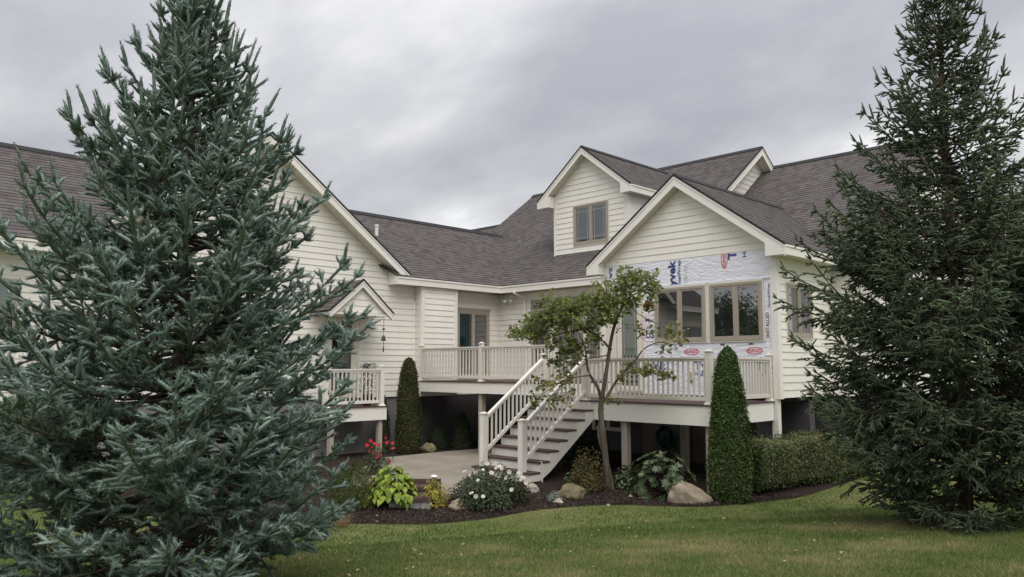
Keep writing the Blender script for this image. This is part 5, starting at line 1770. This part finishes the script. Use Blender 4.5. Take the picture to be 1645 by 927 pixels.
# ---- hose reel under the deck
hx, hy = 16.25, 10.9
hz = empty('hose_reel', (hx, hy, 0), 'dark green coiled garden hose on a reel under the lower deck', 'hose reel')
mb = MB()
for j in range(5):
    for k in range(22):
        a0, a1 = 2 * math.pi * k / 22, 2 * math.pi * (k + 1) / 22
        r0 = .27 - .012 * j + .012 * math.sin(k * 1.7 + j * 2)
        mb.tube([(hx + (j - 2) * .05, hy + r0 * math.cos(a0), .62 + r0 * math.sin(a0)), (hx + (j - 2) * .05, hy + (.27 - .012 * j + .012 * math.sin((k + 1) % 22 * 1.7 + j * 2)) * math.cos(a1), .62 + (.27 - .012 * j + .012 * math.sin((k + 1) % 22 * 1.7 + j * 2)) * math.sin(a1))], [.024, .024], 6, False)
mb.obj('hose', 'hosegreen', hz, True)
mb = MB(); mb.tube([(hx - .14, hy, .62), (hx + .16, hy, .62)], [.16, .16], 12); mb.obj('drum', 'hosegreen', hz)
for s in (-1, 1):
    mb = MB(); mb.beam((hx + .17 * s, hy - .2, 0), (hx + .17 * s, hy, .64), .03, .03, (1, 0, 0)); mb.beam((hx + .17 * s, hy + .2, 0), (hx + .17 * s, hy, .64), .03, .03, (1, 0, 0)); mb.obj('stand_leg', 'hosegreen', hz)

# ------------------------------------------------------------------ grass and mulch chips
EA = np.array(EL)


def in_bed(Pxy, rag=0.0):
    """true where a point lies behind the bed's front edge"""
    F_ = (Pxy[:, 0] + Pxy[:, 1]) * q; R_ = (Pxy[:, 0] - Pxy[:, 1]) * q
    eF = (EA[:, 0] + EA[:, 1]) * q; eR = (EA[:, 0] - EA[:, 1]) * q
    o_ = np.argsort(eR)
    eb = np.interp(R_, eR[o_], eF[o_], left=1e3, right=1e3)
    return F_ > eb + rag


n = 330000
Fg = 6.0 + 11.5 * rng.uniform(0, 1, n) ** 1.45
Rg = Fg * rng.uniform(-.70, .70, n)
XY = np.stack([(Fg + Rg) * q, (Fg - Rg) * q], -1)
k = ~in_bed(XY, rng.normal(.02, .05, n)) & (XY[:, 1] < 17.9)
XY = XY[k]
n = len(XY)
b0 = np.stack([XY[:, 0], XY[:, 1], gz(XY[:, 0], XY[:, 1]) - .003], -1)
d0 = unit(rng.normal(0, .38, (n, 3)) + [0, 0, 1.])
cl = np.array([mnoise.noise(Vector((p[0] * .7, p[1] * .7, 3.))) for p in XY])
cl2 = np.array([mnoise.noise(Vector((p[0] * 2.6, p[1] * 2.6, 9.))) for p in XY])
ln = (.044 + .024 * cl2 + .008 * rng.normal(size=n)).clip(.018, .09)[:, None]
sd_ = unit(np.cross(d0, rng.normal(size=(n, 3)))) * rng.uniform(.0025, .0045, (n, 1))
V = np.stack([b0 - sd_, b0 + sd_, b0 + d0 * ln], 1).reshape(-1, 3)
# the crest of the lawn is drier than the swale
Fs = (XY[:, 0] + XY[:, 1]) * q - .35 * (XY[:, 0] - XY[:, 1]) * q
dry = np.interp(Fs, [5, 8, 9.6, 10.6, 13], [.20, .17, .12, -.08, -.12])
cl3 = np.array([mnoise.noise(Vector((p[0] * 1.4 + 20, p[1] * 1.4, 5.))) for p in XY])
vv = np.clip(.40 + .50 * cl + .34 * cl2 + .30 * cl3 + dry + rng.normal(0, .15, n), 0, 1)
me = np_mesh('grass', V, np.arange(n * 3).reshape(-1, 3), 'grass_blade', np.repeat(vv, 3))
tag(link('grass', me), 'short green and tan lawn grass', 'grass', kind='stuff')

n = 26000
Fg = 10.8 + 4.5 * rng.uniform(0, 1, n); Rg = rng.uniform(-3.6, 6.5, n)
XY = np.stack([(Fg + Rg) * q, (Fg - Rg) * q], -1)
XY = XY[in_bed(XY)]
n = len(XY)
c0 = np.stack([XY[:, 0], XY[:, 1], gz(XY[:, 0], XY[:, 1]) + .034 + rng.uniform(0, .012, n)], -1)
al = unit(rng.normal(size=(n, 3)) * [1, 1, .35]); ac = unit(np.cross(al, rng.normal(size=(n, 3)) * .5 + [0, 0, 1.]))
l_ = rng.uniform(.012, .034, (n, 1)); w_ = rng.uniform(.004, .009, (n, 1))
V = np.stack([c0 - al * l_ - ac * w_, c0 + al * l_ - ac * w_, c0 + al * l_ + ac * w_, c0 - al * l_ + ac * w_], 1).reshape(-1, 3)
i_ = np.arange(n)[:, None] * 4
T = np.concatenate([i_ + np.array([[0, 1, 2]]), i_ + np.array([[0, 2, 3]])], 0)
leafmat('chip', [(0.0, (0.020, 0.015, 0.014)), (.7, (0.062, 0.047, 0.042)), (.97, (.11, .085, .074)), (1.0, (.28, .23, .18))], .95, .1, 0)
tag(link('mulch_chips', np_mesh('mulch_chips', V, T, 'chip', np.repeat(rng.uniform(0, 1, n), 4))), 'loose dark brown mulch chips on the bed', 'mulch', kind='stuff')

n = 90
fl = []
while len(fl) < n:
    F_ = random.uniform(7.5, 13.2); R_ = random.uniform(-2.5, 5.5)
    p = np.array([(F_ + R_) * q, (F_ - R_) * q])
    if in_bed(p[None])[0] and random.random() < .6: continue
    fl.append([p[0], p[1], float(gz(p[0], p[1])) + (.045 if in_bed(p[None])[0] else .038)])
V, T, v = leaf_cloud(np.array(fl), .06, np.array([0, 0, 2.5]), .5, .7)
leafmat('dead_leaf', [(0, (.24, .15, .07)), (1, (.45, .36, .20))], .7, .1, .2)
tag(link('fallen_leaves', np_mesh('fallen_leaves', V, T, 'dead_leaf', v)), 'scattered tan fallen leaves on the lawn', 'fallen leaves', kind='stuff')
